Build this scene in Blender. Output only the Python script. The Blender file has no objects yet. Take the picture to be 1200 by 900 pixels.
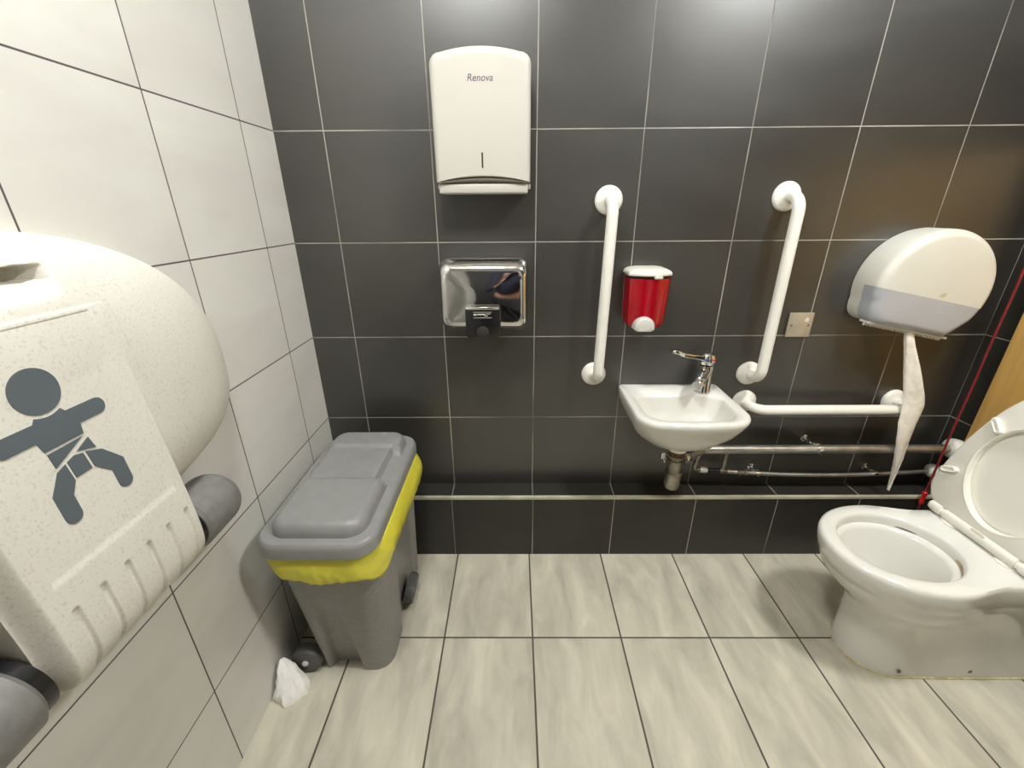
import bpy, bmesh, math, random
from mathutils import Vector, Matrix, noise
PI = math.pi
random.seed(7)
sc = bpy.context.scene
COL = sc.collection

# ------------------------------------------------------------------ helpers
def lin(c):
    c = c / 255.0
    return c / 12.92 if c <= 0.04045 else ((c + 0.055) / 1.055) ** 2.4
def rgb(r, g, b): return (lin(r), lin(g), lin(b), 1.0)

def mat(name, col, rough=0.5, metal=0.0, **kw):
    m = bpy.data.materials.new(name); m.use_nodes = True
    b = m.node_tree.nodes['Principled BSDF']
    b.inputs['Base Color'].default_value = col
    b.inputs['Roughness'].default_value = rough
    b.inputs['Metallic'].default_value = metal
    for k, v in kw.items(): b.inputs[k.replace('_', ' ')].default_value = v
    return m

def nd(m, t, **kw):
    n = m.node_tree.nodes.new(t)
    for k, v in kw.items(): setattr(n, k, v)
    return n
def lk(m, a, b): m.node_tree.links.new(a, b)
def bsdf(m): return m.node_tree.nodes['Principled BSDF']

def mottled(name, c1, c2, scale, rough=0.5, metal=0.0, bump=0.0, bscale=80, detail=4, lo=0.35, hi=0.65, **kw):
    """procedural material: two tones mixed by noise, optional fine bump"""
    m = mat(name, c1, rough, metal, **kw)
    tc = nd(m, 'ShaderNodeTexCoord')
    n = nd(m, 'ShaderNodeTexNoise'); n.inputs['Scale'].default_value = scale; n.inputs['Detail'].default_value = detail
    lk(m, tc.outputs['Object'], n.inputs['Vector'])
    mr = nd(m, 'ShaderNodeMapRange'); mr.inputs['From Min'].default_value = lo; mr.inputs['From Max'].default_value = hi
    lk(m, n.outputs['Fac'], mr.inputs['Value'])
    mx = nd(m, 'ShaderNodeMix', data_type='RGBA'); mx.inputs['A'].default_value = c1; mx.inputs['B'].default_value = c2
    lk(m, mr.outputs['Result'], mx.inputs['Factor']); lk(m, mx.outputs['Result'], bsdf(m).inputs['Base Color'])
    if bump:
        n2 = nd(m, 'ShaderNodeTexNoise'); n2.inputs['Scale'].default_value = bscale; n2.inputs['Detail'].default_value = 3
        lk(m, tc.outputs['Object'], n2.inputs['Vector'])
        bp = nd(m, 'ShaderNodeBump'); bp.inputs['Strength'].default_value = bump; bp.inputs['Distance'].default_value = 0.002
        lk(m, n2.outputs['Fac'], bp.inputs['Height']); lk(m, bp.outputs['Normal'], bsdf(m).inputs['Normal'])
    return m

def tile_mat(name, ua, uoff, upitch, va, voff, vpitch, c1, c2, grout, gw, rough, stretch, nscale=3.0,
             fade=0.0, var=0.06, bump=0.25, spec=0.5, rough2=None, ior=1.5):
    """glazed tiles: grid on two object axes (va None = no second set of joints), clouding along 'stretch'"""
    m = mat(name, c1, rough)
    bsdf(m).inputs['Specular IOR Level'].default_value = spec; bsdf(m).inputs['IOR'].default_value = ior
    tc = nd(m, 'ShaderNodeTexCoord'); sp = nd(m, 'ShaderNodeSeparateXYZ'); lk(m, tc.outputs['Object'], sp.inputs[0])
    def M(op, a, b=None, c=None):
        n = nd(m, 'ShaderNodeMath', operation=op)
        for i, v in enumerate((a, b, c)):
            if v is None: continue
            if isinstance(v, (int, float)): n.inputs[i].default_value = v
            else: lk(m, v, n.inputs[i])
        return n.outputs[0]
    masks = []; ids = []
    for ax, off, pitch in ((ua, uoff, upitch), (va, voff, vpitch)):
        if ax is None: continue
        s = M('DIVIDE', M('SUBTRACT', sp.outputs[ax], off), pitch)
        ids.append(M('FLOOR', s))
        d = M('MULTIPLY', M('ABSOLUTE', M('SUBTRACT', M('FRACT', M('ADD', s, 0.5)), 0.5)), pitch)
        mr = nd(m, 'ShaderNodeMapRange', interpolation_type='SMOOTHSTEP')
        mr.inputs['From Min'].default_value = gw * 0.32; mr.inputs['From Max'].default_value = gw * 0.68
        mr.inputs['To Min'].default_value = 1; mr.inputs['To Max'].default_value = 0
        lk(m, d, mr.inputs['Value']); masks.append(mr.outputs['Result'])
    g = masks[0] if len(masks) == 1 else M('MAXIMUM', masks[0], masks[1])
    cv = nd(m, 'ShaderNodeCombineXYZ'); lk(m, ids[0], cv.inputs[0])
    if len(ids) > 1: lk(m, ids[1], cv.inputs[1])
    wn = nd(m, 'ShaderNodeTexWhiteNoise', noise_dimensions='3D'); lk(m, cv.outputs[0], wn.inputs['Vector'])
    vm = nd(m, 'ShaderNodeVectorMath', operation='MULTIPLY_ADD')          # per-tile shift of the clouding
    lk(m, wn.outputs['Color'], vm.inputs[0]); vm.inputs[1].default_value = (9, 9, 9)
    mp = nd(m, 'ShaderNodeMapping'); mp.inputs['Scale'].default_value = stretch; lk(m, tc.outputs['Object'], mp.inputs['Vector'])
    lk(m, mp.outputs[0], vm.inputs[2])
    n = nd(m, 'ShaderNodeTexNoise'); n.inputs['Scale'].default_value = nscale; n.inputs['Detail'].default_value = 7
    n.inputs['Roughness'].default_value = 0.55; n.inputs['Distortion'].default_value = 0.5
    lk(m, vm.outputs[0], n.inputs['Vector'])
    mr = nd(m, 'ShaderNodeMapRange'); mr.inputs['From Min'].default_value = 0.3; mr.inputs['From Max'].default_value = 0.7
    lk(m, n.outputs['Fac'], mr.inputs['Value'])
    mx = nd(m, 'ShaderNodeMix', data_type='RGBA'); mx.inputs['A'].default_value = c1; mx.inputs['B'].default_value = c2
    lk(m, mr.outputs['Result'], mx.inputs['Factor'])
    hs = nd(m, 'ShaderNodeHueSaturation'); lk(m, mx.outputs['Result'], hs.inputs['Color'])
    lk(m, M('ADD', M('MULTIPLY', wn.outputs['Value'], var), 1.0 - var / 2), hs.inputs['Value'])
    gm = g
    if fade:
        nf = nd(m, 'ShaderNodeTexNoise'); nf.inputs['Scale'].default_value = 2.6; nf.inputs['Detail'].default_value = 3
        lk(m, tc.outputs['Object'], nf.inputs['Vector'])
        fr = nd(m, 'ShaderNodeMapRange'); fr.inputs['From Min'].default_value = 0.36; fr.inputs['From Max'].default_value = 0.58
        fr.inputs['To Min'].default_value = 1 - fade
        lk(m, nf.outputs['Fac'], fr.inputs['Value']); gm = M('MULTIPLY', g, fr.outputs['Result'])
    mg = nd(m, 'ShaderNodeMix', data_type='RGBA'); mg.inputs['B'].default_value = grout
    lk(m, hs.outputs['Color'], mg.inputs['A']); lk(m, gm, mg.inputs['Factor'])
    lk(m, mg.outputs['Result'], bsdf(m).inputs['Base Color'])
    rr = nd(m, 'ShaderNodeMapRange'); rr.inputs['To Min'].default_value = rough; rr.inputs['To Max'].default_value = rough2 or rough * 1.3
    lk(m, n.outputs['Fac'], rr.inputs['Value'])
    lk(m, M('MAXIMUM', rr.outputs['Result'], M('MULTIPLY', g, 0.8)), bsdf(m).inputs['Roughness'])
    bp = nd(m, 'ShaderNodeBump'); bp.inputs['Strength'].default_value = bump; bp.inputs['Distance'].default_value = 0.0015
    h = M('SUBTRACT', M('MULTIPLY', n.outputs['Fac'], 0.35), g)
    lk(m, h, bp.inputs['Height']); lk(m, bp.outputs['Normal'], bsdf(m).inputs['Normal'])
    return m

def base_of(o):
    v = Vector((0, 0, 0))
    while o is not None: v += o.location; o = o.parent
    return v

def obj(name, bm, m, parent=None, smooth=40, origin=None):
    """link bm (in room coordinates) as ONE mesh object, under parent if given"""
    bmesh.ops.recalc_face_normals(bm, faces=bm.faces)
    org = base_of(parent) if parent else Vector(origin or (0, 0, 0))
    bm.transform(Matrix.Translation(-org))
    me = bpy.data.meshes.new(name); bm.to_mesh(me); bm.free()
    if smooth:
        for p in me.polygons: p.use_smooth = True
        me.set_sharp_from_angle(angle=math.radians(smooth))
    o = bpy.data.objects.new(name, me); COL.objects.link(o)
    me.materials.append(m)
    if parent: o.parent = parent
    else: o.location = org
    return o

def thing(name, label, cat, loc, group=None):
    o = bpy.data.objects.new(name, None); COL.objects.link(o)
    o.location = loc; o.empty_display_size = 0.05
    return tag(o, label, cat, group)
def tag(o, label, cat, group=None):
    o['label'] = label; o['category'] = cat
    if group: o['group'] = group
    return o
def struct(name, bm, m, smooth=0):
    o = obj(name, bm, m, None, smooth); o['kind'] = 'structure'; return o

def B(): return bmesh.new()

def box(bm, x0, x1, y0, y1, z0, z1, bev=0.0, seg=3):
    t = bmesh.new()
    bmesh.ops.create_cube(t, size=1)
    t.transform(Matrix.Translation(((x0+x1)/2, (y0+y1)/2, (z0+z1)/2)) @ Matrix.Diagonal((x1-x0, y1-y0, z1-z0, 1)))
    if bev: bmesh.ops.bevel(t, geom=t.edges[:], offset=bev, segments=seg, profile=0.5, affect='EDGES')
    add(bm, t); return bm
def add(bm, t, M=None):
    if M is not None: t.transform(M)
    mp = {v: bm.verts.new(v.co) for v in t.verts}
    for f in t.faces:
        try: bm.faces.new([mp[v] for v in f.verts])
        except ValueError: pass
    t.free()

def loft(bm, rings, cap0=True, cap1=True, closed=True):
    vs = [[bm.verts.new(p) for p in r] for r in rings]
    n = len(rings[0])
    for a, b in zip(vs, vs[1:]):
        for i in range(n if closed else n - 1):
            j = (i + 1) % n
            bm.faces.new((a[i], a[j], b[j], b[i]))
    if cap0: bm.faces.new(vs[0][::-1])
    if cap1: bm.faces.new(vs[-1])
    return vs

def tube(bm, pts, r, seg=20, cap=True):
    pts = [Vector(p) for p in pts]; n = len(pts)
    rs = r if isinstance(r, (list, tuple)) else [r] * n
    tg = [(pts[min(i+1, n-1)] - pts[max(i-1, 0)]).normalized() for i in range(n)]
    up = Vector((0, 0, 1)) if abs(tg[0].z) < 0.9 else Vector((1, 0, 0))
    u = tg[0].cross(up).normalized(); rings = []
    for i in range(n):
        u = (u - tg[i] * u.dot(tg[i])).normalized(); w = tg[i].cross(u)
        rings.append([pts[i] + (u * math.cos(2*PI*k/seg) + w * math.sin(2*PI*k/seg)) * rs[i] for k in range(seg)])
    loft(bm, rings, cap, cap)

def fillet(pts, rad, n=8):
    """polyline with rounded corners"""
    pts = [Vector(p) for p in pts]; out = [pts[0]]
    for a, b, c in zip(pts, pts[1:], pts[2:]):
        d1 = (a - b).normalized(); d2 = (c - b).normalized()
        ang = d1.angle(d2); t = rad / math.tan(ang / 2)
        p1 = b + d1 * t; p2 = b + d2 * t
        cen = b + (d1 + d2).normalized() * (rad / math.sin(ang / 2))
        for i in range(n + 1):
            s = i / n
            q = p1.lerp(p2, s) - cen
            out.append(cen + q.normalized() * rad)
    out.append(pts[-1]); return out

def lathe(bm, prof, org, axis, seg=32):
    """prof: (radius, distance along axis)"""
    axis = Vector(axis).normalized(); org = Vector(org)
    up = Vector((0, 0, 1)) if abs(axis.z) < 0.9 else Vector((1, 0, 0))
    u = axis.cross(up).normalized(); w = axis.cross(u)
    rings = [[org + axis*h + (u*math.cos(2*PI*k/seg) + w*math.sin(2*PI*k/seg))*max(r, 1e-5) for k in range(seg)] for r, h in prof]
    loft(bm, rings)

def rrect(w, h, r, n=8):
    """rounded rectangle outline centred on 0, 4(n+1) points; r may be 4 radii (TR, TL, BL, BR)"""
    rs = r if isinstance(r, (list, tuple)) else [r]*4
    out = []
    for k, (sx, sy) in enumerate(((1, 1), (-1, 1), (-1, -1), (1, -1))):
        q = max(min(rs[k], w/2 - 1e-4, h/2 - 1e-4), 1e-4)
        for i in range(n + 1):
            a = k*PI/2 + i*PI/2/n
            out.append((sx*(w/2 - q) + q*math.cos(a), sy*(h/2 - q) + q*math.sin(a)))
    return out

def prism(bm, pts2, f, d0, d1):
    """polygon pts2 mapped by f(u, v, d) and extruded from d0 to d1"""
    a = [f(u, v, d0) for u, v in pts2]; b = [f(u, v, d1) for u, v in pts2]
    loft(bm, [a, b])

def smooth01(t):
    t = max(0.0, min(1.0, t)); return t*t*(3 - 2*t)
def bump1(x, c, w, s):
    """1 inside |x-c|<w, falling to 0 over s"""
    return smooth01((w + s - abs(x - c)) / s)

def text_bm(body, size, shear=0.0, xs=1.0, extrude=0.0003):
    cu = bpy.data.curves.new('lettering', 'FONT'); cu.body = body; cu.size = size
    cu.align_x = 'CENTER'; cu.align_y = 'CENTER'; cu.shear = shear; cu.extrude = extrude; cu.resolution_u = 4
    o = bpy.data.objects.new('lettering', cu); COL.objects.link(o)
    dg = bpy.context.evaluated_depsgraph_get()
    me = bpy.data.meshes.new_from_object(o.evaluated_get(dg))
    bpy.data.objects.remove(o); bm = bmesh.new(); bm.from_mesh(me); bpy.data.meshes.remove(me)
    bm.transform(Matrix.Diagonal((xs, 1, 1, 1))); return bm
FACE_FRONT = Matrix.Rotation(PI/2, 4, 'X')      # text in XY -> upright, facing -Y

# ------------------------------------------------------------------ room sizes
XL, XR = -0.7414, 1.492       # left and right wall faces
YF = -3.0                    # wall behind the photographer
ZC = 2.42
ROW = 1.4576; TP = 0.3004     # wall tile joint and pitch
LZ, LD = 0.272, 0.087         # low ledge along the back wall

# ------------------------------------------------------------------ materials
DK1, DK2, DG = rgb(40, 38, 35), rgb(50, 48, 44), rgb(166, 162, 150)
M_back = tile_mat('dark_wall_tiles', 0, 0.0, 0.3, 2, ROW, TP, DK1, DK2, DG, 0.0029, 0.30, (1, 1, 2.2), 2.4, fade=0.8, bump=0.25, spec=1.0, rough2=0.43, ior=1.60)
M_ledge = tile_mat('dark_ledge_tiles', 0, 0.0, 0.3, None, 0, 1, DK1, DK2, DG, 0.0029, 0.30, (1, 1, 2.2), 2.4, fade=0.6, spec=0.42, rough2=0.42)
M_right = tile_mat('dark_side_tiles', 1, -0.3, 0.3, 2, ROW, TP, DK1, DK2, DG, 0.003, 0.32, (1, 1, 2.2), 2.4, fade=0.7, spec=0.42, rough2=0.42)
WH1, WH2, WG = rgb(226, 225, 218), rgb(211, 208, 201), rgb(84, 78, 76)
M_left = tile_mat('white_wall_tiles', 1, -0.1582, 0.3, 2, ROW, TP, WH1, WH2, WG, 0.0032, 0.33, (1, 1.0, 3.0), 1.9, bump=0.12, var=0.03)
M_front = tile_mat('white_wall_tiles_behind', 0, 0.1, 0.3, 2, ROW, TP, WH1, WH2, WG, 0.0032, 0.33, (1, 1, 3.0), 1.9, bump=0.12, var=0.03)
M_floor = tile_mat('stone_floor_tiles', 0, -0.0121, 0.2784, 1, -0.438, 0.6, rgb(214, 208, 189), rgb(172, 167, 151), rgb(74, 66, 58),
                   0.0052, 0.36, (2.6, 0.8, 1), 5.5, bump=0.2, var=0.06)
M_ceil = mottled('white_ceiling_paint', rgb(238, 236, 230), rgb(232, 230, 224), 6, 0.8)
M_trim = mottled('satin_edge_strip', rgb(205, 199, 180), rgb(176, 169, 150), 14, 0.4, 0.15)
M_white = mottled('white_enamel', rgb(238, 236, 228), rgb(233, 231, 222), 5, 0.28)
M_abs = mottled('white_plastic', rgb(214, 212, 202), rgb(210, 208, 198), 4, 0.38)
M_towel = mottled('white_dispenser_plastic', rgb(198, 195, 186), rgb(195, 192, 183), 4, 0.42)
M_ceramic = mottled('white_glazed_ceramic', rgb(222, 221, 214), rgb(217, 215, 208), 4, 0.12, Coat_Weight=0.3)
M_seat = mottled('white_seat_plastic', rgb(243, 240, 229), rgb(239, 236, 224), 5, 0.3)
M_chrome = mottled('polished_chrome', rgb(225, 225, 224), rgb(215, 214, 212), 8, 0.06, 1.0)
M_pipe = mottled('worn_chrome_pipe', rgb(200, 200, 197), rgb(172, 170, 164), 22, 0.34, 0.9)
M_dull = mottled('dull_grey_metal', rgb(168, 163, 150), rgb(120, 114, 100), 30, 0.4, 0.85)
M_rust = mottled('rusty_brown_nut', rgb(124, 84, 58), rgb(84, 56, 40), 60, 0.6, 0.3, bump=0.3)
M_steel = mottled('brushed_steel_plate', rgb(206, 196, 178), rgb(194, 184, 166), 30, 0.38, 0.55)
M_black = mottled('black_plastic', rgb(30, 30, 31), rgb(24, 24, 25), 20, 0.25)
M_dark = mat('dark_opening', rgb(40, 37, 33), 0.7)
M_bin = mottled('grey_bin_plastic', rgb(142, 141, 137), rgb(134, 133, 129), 60, 0.42, bump=0.08, bscale=500)
M_lid = mottled('grey_lid_plastic', rgb(136, 136, 134), rgb(141, 141, 139), 30, 0.36, bump=0.10, bscale=600)
M_wheel = mottled('dark_grey_rubber', rgb(92, 92, 90), rgb(80, 80, 78), 40, 0.55)
M_liner = mottled('yellow_bin_liner', rgb(220, 212, 78), rgb(208, 199, 60), 16, 0.3, bump=0.25, bscale=40, Transmission_Weight=0.0)
M_tissue = mottled('white_tissue_paper', rgb(248, 247, 243), rgb(240, 238, 232), 40, 0.85, bump=0.25, bscale=160)
M_tpaper = mottled('twisted_toilet_paper', rgb(240, 234, 222), rgb(228, 221, 207), 60, 0.9, bump=0.4, bscale=120)
M_cap = mottled('grey_hinge_plastic', rgb(126, 125, 122), rgb(116, 115, 112), 60, 0.42, bump=0.06, bscale=400)
M_picto = mottled('slate_grey_print', rgb(93, 102, 107), rgb(90, 98, 103), 10, 0.5)
M_purple = mat('purple_grey_print', rgb(96, 70, 92), 0.4)
M_print = mottled('white_print', rgb(225, 222, 214), rgb(200, 198, 190), 300, 0.4)
M_wood = mottled('orange_wood_laminate', rgb(234, 190, 112), rgb(222, 176, 98), 3.0, 0.4)
M_red = mottled('red_plastic', rgb(214, 26, 34), rgb(196, 20, 28), 30, 0.3)
M_cord = mottled('red_cord', rgb(134, 32, 36), rgb(104, 24, 28), 120, 0.5)  # darker than the toggle's red: shadow on the cord put into its colour
M_soap = mottled('red_liquid_soap', rgb(206, 14, 38), rgb(188, 10, 34), 6, 0.12, Coat_Weight=0.6, Subsurface_Weight=0.15)
bsdf(M_soap).inputs['Subsurface Radius'].default_value = (0.02, 0.002, 0.002)
M_clear = mat('clear_plastic', rgb(235, 232, 230), 0.06, Transmission_Weight=1.0, IOR=1.2)
M_window = mottled('smoked_grey_window', rgb(170, 172, 178), rgb(176, 178, 184), 3, 0.22, Coat_Weight=0.3)
M_grey = mottled('light_grey_plastic', rgb(205, 203, 197), rgb(198, 196, 190), 10, 0.35)
M_emblem = mat('grey_green_emblem', rgb(190, 184, 158), 0.4)
M_stain = mottled('brown_stain', rgb(190, 165, 125), rgb(150, 122, 84), 40, 0.5)
M_seal = mottled('yellowed_sealant', rgb(214, 204, 164), rgb(176, 160, 112), 60, 0.6)
M_door = mottled('dark_door_paint', rgb(52, 50, 50), rgb(46, 45, 45), 6, 0.4)

# speckled off-white plastic of the changing station
M_station = mottled('speckled_offwhite_plastic', rgb(221, 218, 207), rgb(226, 223, 213), 7, 0.6, bump=0.10, bscale=350)
_t = M_station; _tc = nd(_t, 'ShaderNodeTexCoord'); _n = nd(_t, 'ShaderNodeTexNoise'); _n.inputs['Scale'].default_value = 240; _n.inputs['Detail'].default_value = 2
lk(_t, _tc.outputs['Object'], _n.inputs['Vector'])
_r = nd(_t, 'ShaderNodeMapRange'); _r.inputs['From Min'].default_value = 0.30; _r.inputs['From Max'].default_value = 0.46; _r.inputs['To Min'].default_value = 0.55; _r.inputs['To Max'].default_value = 0.0
lk(_t, _n.outputs['Fac'], _r.inputs['Value'])
_m = nd(_t, 'ShaderNodeMix', data_type='RGBA'); _m.inputs['B'].default_value = rgb(196, 189, 172)
_src = bsdf(_t).inputs['Base Color'].links[0].from_socket
lk(_t, _src, _m.inputs['A']); lk(_t, _r.outputs['Result'], _m.inputs['Factor']); lk(_t, _m.outputs['Result'], bsdf(_t).inputs['Base Color'])
# grain for the wood laminate
_t = M_wood; _tc = nd(_t, 'ShaderNodeTexCoord'); _mp = nd(_t, 'ShaderNodeMapping'); _mp.inputs['Scale'].default_value = (1, 14, 0.8)
lk(_t, _tc.outputs['Object'], _mp.inputs['Vector'])
for n_ in list(_t.node_tree.nodes):
    if n_.type == 'TEX_NOISE': lk(_t, _mp.outputs[0], n_.inputs['Vector'])

# ------------------------------------------------------------------ setting
bm = B(); box(bm, XL-0.1, XR+0.1, YF-0.1, 0.1, -0.1, 0.0); struct('floor', bm, M_floor)
bm = B(); box(bm, XL-0.1, XR+0.1, YF-0.1, 0.1, ZC, ZC+0.1); struct('ceiling', bm, M_ceil)
bm = B(); box(bm, XL-0.1, XR+0.1, 0.0, 0.1, 0.0, ZC); struct('wall_back', bm, M_back)
bm = B(); box(bm, XL-0.1, XL, YF, 0.0, 0.0, ZC); struct('wall_left', bm, M_left)
bm = B(); box(bm, XR, XR+0.1, YF, 0.0, 0.0, ZC); struct('wall_right', bm, M_right)
bm = B(); box(bm, XL-0.1, XR+0.1, YF-0.1, YF, 0.0, ZC); struct('wall_front', bm, M_front)
bm = B(); box(bm, XL, XR, -LD, 0.0, 0.0, LZ-0.002); struct('wall_ledge', bm, M_ledge)
bm = B(); box(bm, XL, XR, -LD-0.003, -LD+0.009, LZ-0.011, LZ+0.0015, 0.002, 2); struct('trim_1', bm, M_trim)
# door behind the photographer (only mirrored in the chrome dryer)
d_ = B(); box(d_, -0.55, 0.35, YF, YF+0.035, 0.0, 2.05, 0.003, 1); door = struct('door_1', d_, M_door)
fr = B()
box(fr, -0.62, -0.55, YF, YF+0.05, 0.0, 2.05, 0.004, 1); box(fr, 0.35, 0.42, YF, YF+0.05, 0.0, 2.05, 0.004, 1); box(fr, -0.62, 0.42, YF, YF+0.05, 2.05, 2.12, 0.004, 1)
struct('trim_2', fr, M_grey)
hb = B(); tube(hb, fillet([(0.27, YF+0.035, 1.0), (0.27, YF+0.085, 1.0), (0.15, YF+0.085, 1.0)], 0.012), 0.009); obj('door_handle', hb, M_chrome, door)

# ------------------------------------------------------------------ ceiling lamps
def lamp_mat(name, strength):
    m = mat(name, (1, 1, 1, 1), 0.5); b = bsdf(m)
    b.inputs['Emission Color'].default_value = (0.975, 0.985, 0.965, 1); b.inputs['Emission Strength'].default_value = strength
    return m
M_lamp = {'L': lamp_mat('glowing_diffuser', 134.0), 'R': lamp_mat('bright_diffuser', 185.0)}
def ceiling_lamp(x, y, label):
    t = thing('ceiling_light', label, 'ceiling light', (x, y, ZC), 'ceiling downlights')
    b = B(); lathe(b, [(0.150, 0), (0.160, -0.012), (0.150, -0.026), (0.128, -0.028), (0.124, -0.016), (0.122, 0)], (x, y, ZC), (0, 0, 1), 40)
    obj('rim', b, M_white, t)
    b = B(); lathe(b, [(0.122, -0.012), (0.121, -0.040), (0.110, -0.062), (0.085, -0.078), (0.045, -0.087), (0.001, -0.090)], (x, y, ZC), (0, 0, 1), 40)
    obj('diffuser', b, M_lamp['L' if x < 0 else 'R'], t)
ceiling_lamp(-0.23, -0.98, 'round ceiling downlight nearer the white tiled left wall')
ceiling_lamp(1.04, -0.98, 'round ceiling downlight nearer the dark right wall')

# ------------------------------------------------------------------ baby changing station (left wall)
YC = -0.8975
st = thing('baby_changing_station', 'speckled off-white fold-down baby changing station with grey baby pictogram on the white tiled wall', 'changing station', (XL, YC, 0.95))
def se_point(a, s):
    """shell outline point for angle a at normalised radius s: (y, z)"""
    A, n = 0.42, 2.3
    c, q = math.cos(a), math.sin(a)
    if q >= 0: Bz, n = 0.275, 2.3
    else: Bz, n = 0.185, 3.0
    r = (abs(c/A)**n + abs(q/Bz)**n) ** (-1/n)
    return YC + c*r*s, 0.962 + q*r*s
D_SH = 0.103
def handle_dip(y, z):
    u = abs(y - YC)
    side = smooth01((0.088 - u) / 0.02)
    top, bot = 1.190, 1.146
    if z > top + 0.004 or z < bot: return 0.0
    k = smooth01((top + 0.004 - z) / 0.006) if z > top - 0.002 else 1.0
    ramp = 1.0 if z > 1.172 else smooth01((z - bot) / (1.172 - bot)) ** 1.4 * 0.30
    return 0.046 * side * k * ramp
def shell_x(s): return XL + D_SH * max(0.0, 1 - s**3.4) ** 0.48
SL = [1 - (1 - i/120)**1.9 for i in range(121)]
NA = 420
b = B(); rings = []
for s in reversed(SL[1:]):
    ring = []
    for k in range(NA):
        y, z = se_point(2*PI*k/NA, s)
        ring.append((max(shell_x(s) - handle_dip(y, z), XL), y, z))
    rings.append(ring)
loft(b, rings, False, True)
obj('shell', b, M_station, st, 60)

# front panel as a height field over an S-shaped profile in (x, z)
prof = []
PF = [(-0.652, 1.138), (-0.646, 1.110), (-0.638, 1.05), (-0.6235, 0.87), (-0.617, 0.78), (-0.616, 0.73), (-0.622, 0.700), (-0.640, 0.679), (-0.668, 0.668), (-0.705, 0.664)]
def catmull(P, n):
    P = [Vector(p) for p in P]; P = [2*P[0]-P[1]] + P + [2*P[-1]-P[-2]]; out = []
    for i in range(1, len(P)-2):
        for k in range(n):
            t = k/n; a, b_, c, d = P[i-1:i+3]
            out.append(0.5*((2*b_) + (c-a)*t + (2*a-5*b_+4*c-d)*t*t + (3*b_-a-3*c+d)*t**3))
    out.append(P[-2]); return out
cv = catmull(PF, 26)
HW = 0.135; NU = 300
GR = [-0.7965 - 0.0385*k for k in range(6)]
us = [-1 + 2*i/NU for i in range(NU+1)]
rows = []
for i, p in enumerate(cv):
    t = (cv[min(i+1, len(cv)-1)] - cv[max(i-1, 0)]).normalized()
    nx, nz = -t.y, t.x
    if nx < 0: nx, nz = -nx, -nz
    if p.y < 0.69: nx, nz = (abs(t.y), -abs(t.x))
    row = []
    for u in us:
        wtop = smooth01((1.15 - p.y) / 0.12)
        y = YC + u * (HW + 0.02*(1-wtop)*0)
        e = HW - abs(u)*HW
        side = 0.030 * (1 - smooth01(min(1, (e + 0.001) / 0.020))) ** 1.0           # rounded long edges
        corner = 0.0
        d = -side - corner
        # groove slots that wrap round the bottom
        for gy in GR:
            w = smooth01((0.0056 - abs(y - gy)) / 0.0035)
            if w: d -= 0.0055 * w * smooth01((0.793 - p.y) / 0.006)
        # shallow sunk field behind the pictogram
        if abs(y - YC) < 0.104 and 0.826 < p.y < 1.134:
            f = min(smooth01((0.1005 - abs(y - YC)) / 0.003), smooth01((p.y - 0.833) / 0.003), smooth01((1.130 - p.y) / 0.003))
            d -= 0.0016 * f
        X_, Z_ = p.x + nx*d, p.y + nz*d
        if Z_ > 0.80:                       # the upper part melts into the shell
            dz_ = Z_ - 0.962; Bz_, n_p = (0.275, 2.3) if dz_ >= 0 else (0.185, 3.0)
            s_p = min(1.0, (abs((y - YC)/0.42)**n_p + abs(dz_/Bz_)**n_p) ** (1/n_p))
            sx_ = shell_x(s_p)
            flush = smooth01((Z_ - 0.98)/0.08)
            X_ = max(X_, sx_ + 0.0012*smooth01(e/0.004) - 0.0012 + 0.0012*smooth01((1.137 - Z_)/0.004) + (0 if d < -0.0016*1.01 else d*0.9) * flush - 0.002*(1-flush))
        row.append((X_, y, Z_))
    rows.append(row)
b = B(); loft(b, rows, False, False, closed=False)
# side returns back towards the wall
for sgn in (0, -1):
    e = [r[sgn] for r in rows]
    loft(b, [e, [(min(q[0], -0.69), q[1] + (0.004 if sgn else -0.004)*(-1), q[2] + 0.004) for q in e]], False, False, closed=False)
bmesh.ops.remove_doubles(b, verts=b.verts[:], dist=1e-6)
fp = obj('front_panel', b, M_station, st, 50)

# pictogram on the panel
from mathutils.bvhtree import BVHTree
_bv = BVHTree.FromPolygons([v.co + base_of(fp) for v in fp.data.vertices], [tuple(p.vertices) for p in fp.data.polygons])
def face(u, v, d): return (_bv.ray_cast(Vector((0, u, v)), Vector((-1, 0, 0)))[0].x + d, u, v)
def clean_arc(cx, cy, r, a0, a1, n=14): return [(cx + r*math.cos(a0 + (a1-a0)*i/n), cy + r*math.sin(a0 + (a1-a0)*i/n)) for i in range(n+1)]
pb = B()
def pic(pts): 
    # subdivide so the print follows the panel
    prism(pb, pts, face, -0.0002, 0.0010)
hx = -0.9085
pic(clean_arc(hx, 1.0545, 0.0285, 0, 2*PI, 40)[:-1])
# arms and chest with a neck scoop
arms = clean_arc(hx+0.0585, 1.0085, 0.0112, -PI/2, PI/2, 10) + \
       [(hx+0.020, 1.0197)] + clean_arc(hx, 1.0545, 0.0330, -0.35*PI + 0.02, -0.65*PI - 0.02, 12) + [(hx-0.020, 1.0197)] + \
       clean_arc(hx-0.0585, 1.0085, 0.0112, PI/2, 1.5*PI, 10) + [(hx-0.0265, 0.9973), (hx-0.0235, 0.9835), (hx+0.0265, 0.9835), (hx+0.0290, 0.9973)]
pic(arms)
pic([(hx-0.0225, 0.9800), (hx+0.0235, 0.9808), (hx-0.0215, 0.9595)])
pic([(hx+0.0290, 0.9765), (hx+0.0325, 0.9590), (hx+0.0085, 0.9665)])
pic([(hx-0.0075, 0.9600), (hx+0.0035, 0.9637), (hx+0.0145, 0.9610), (hx+0.0160, 0.9370), (hx-0.0065, 0.9362)])
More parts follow.
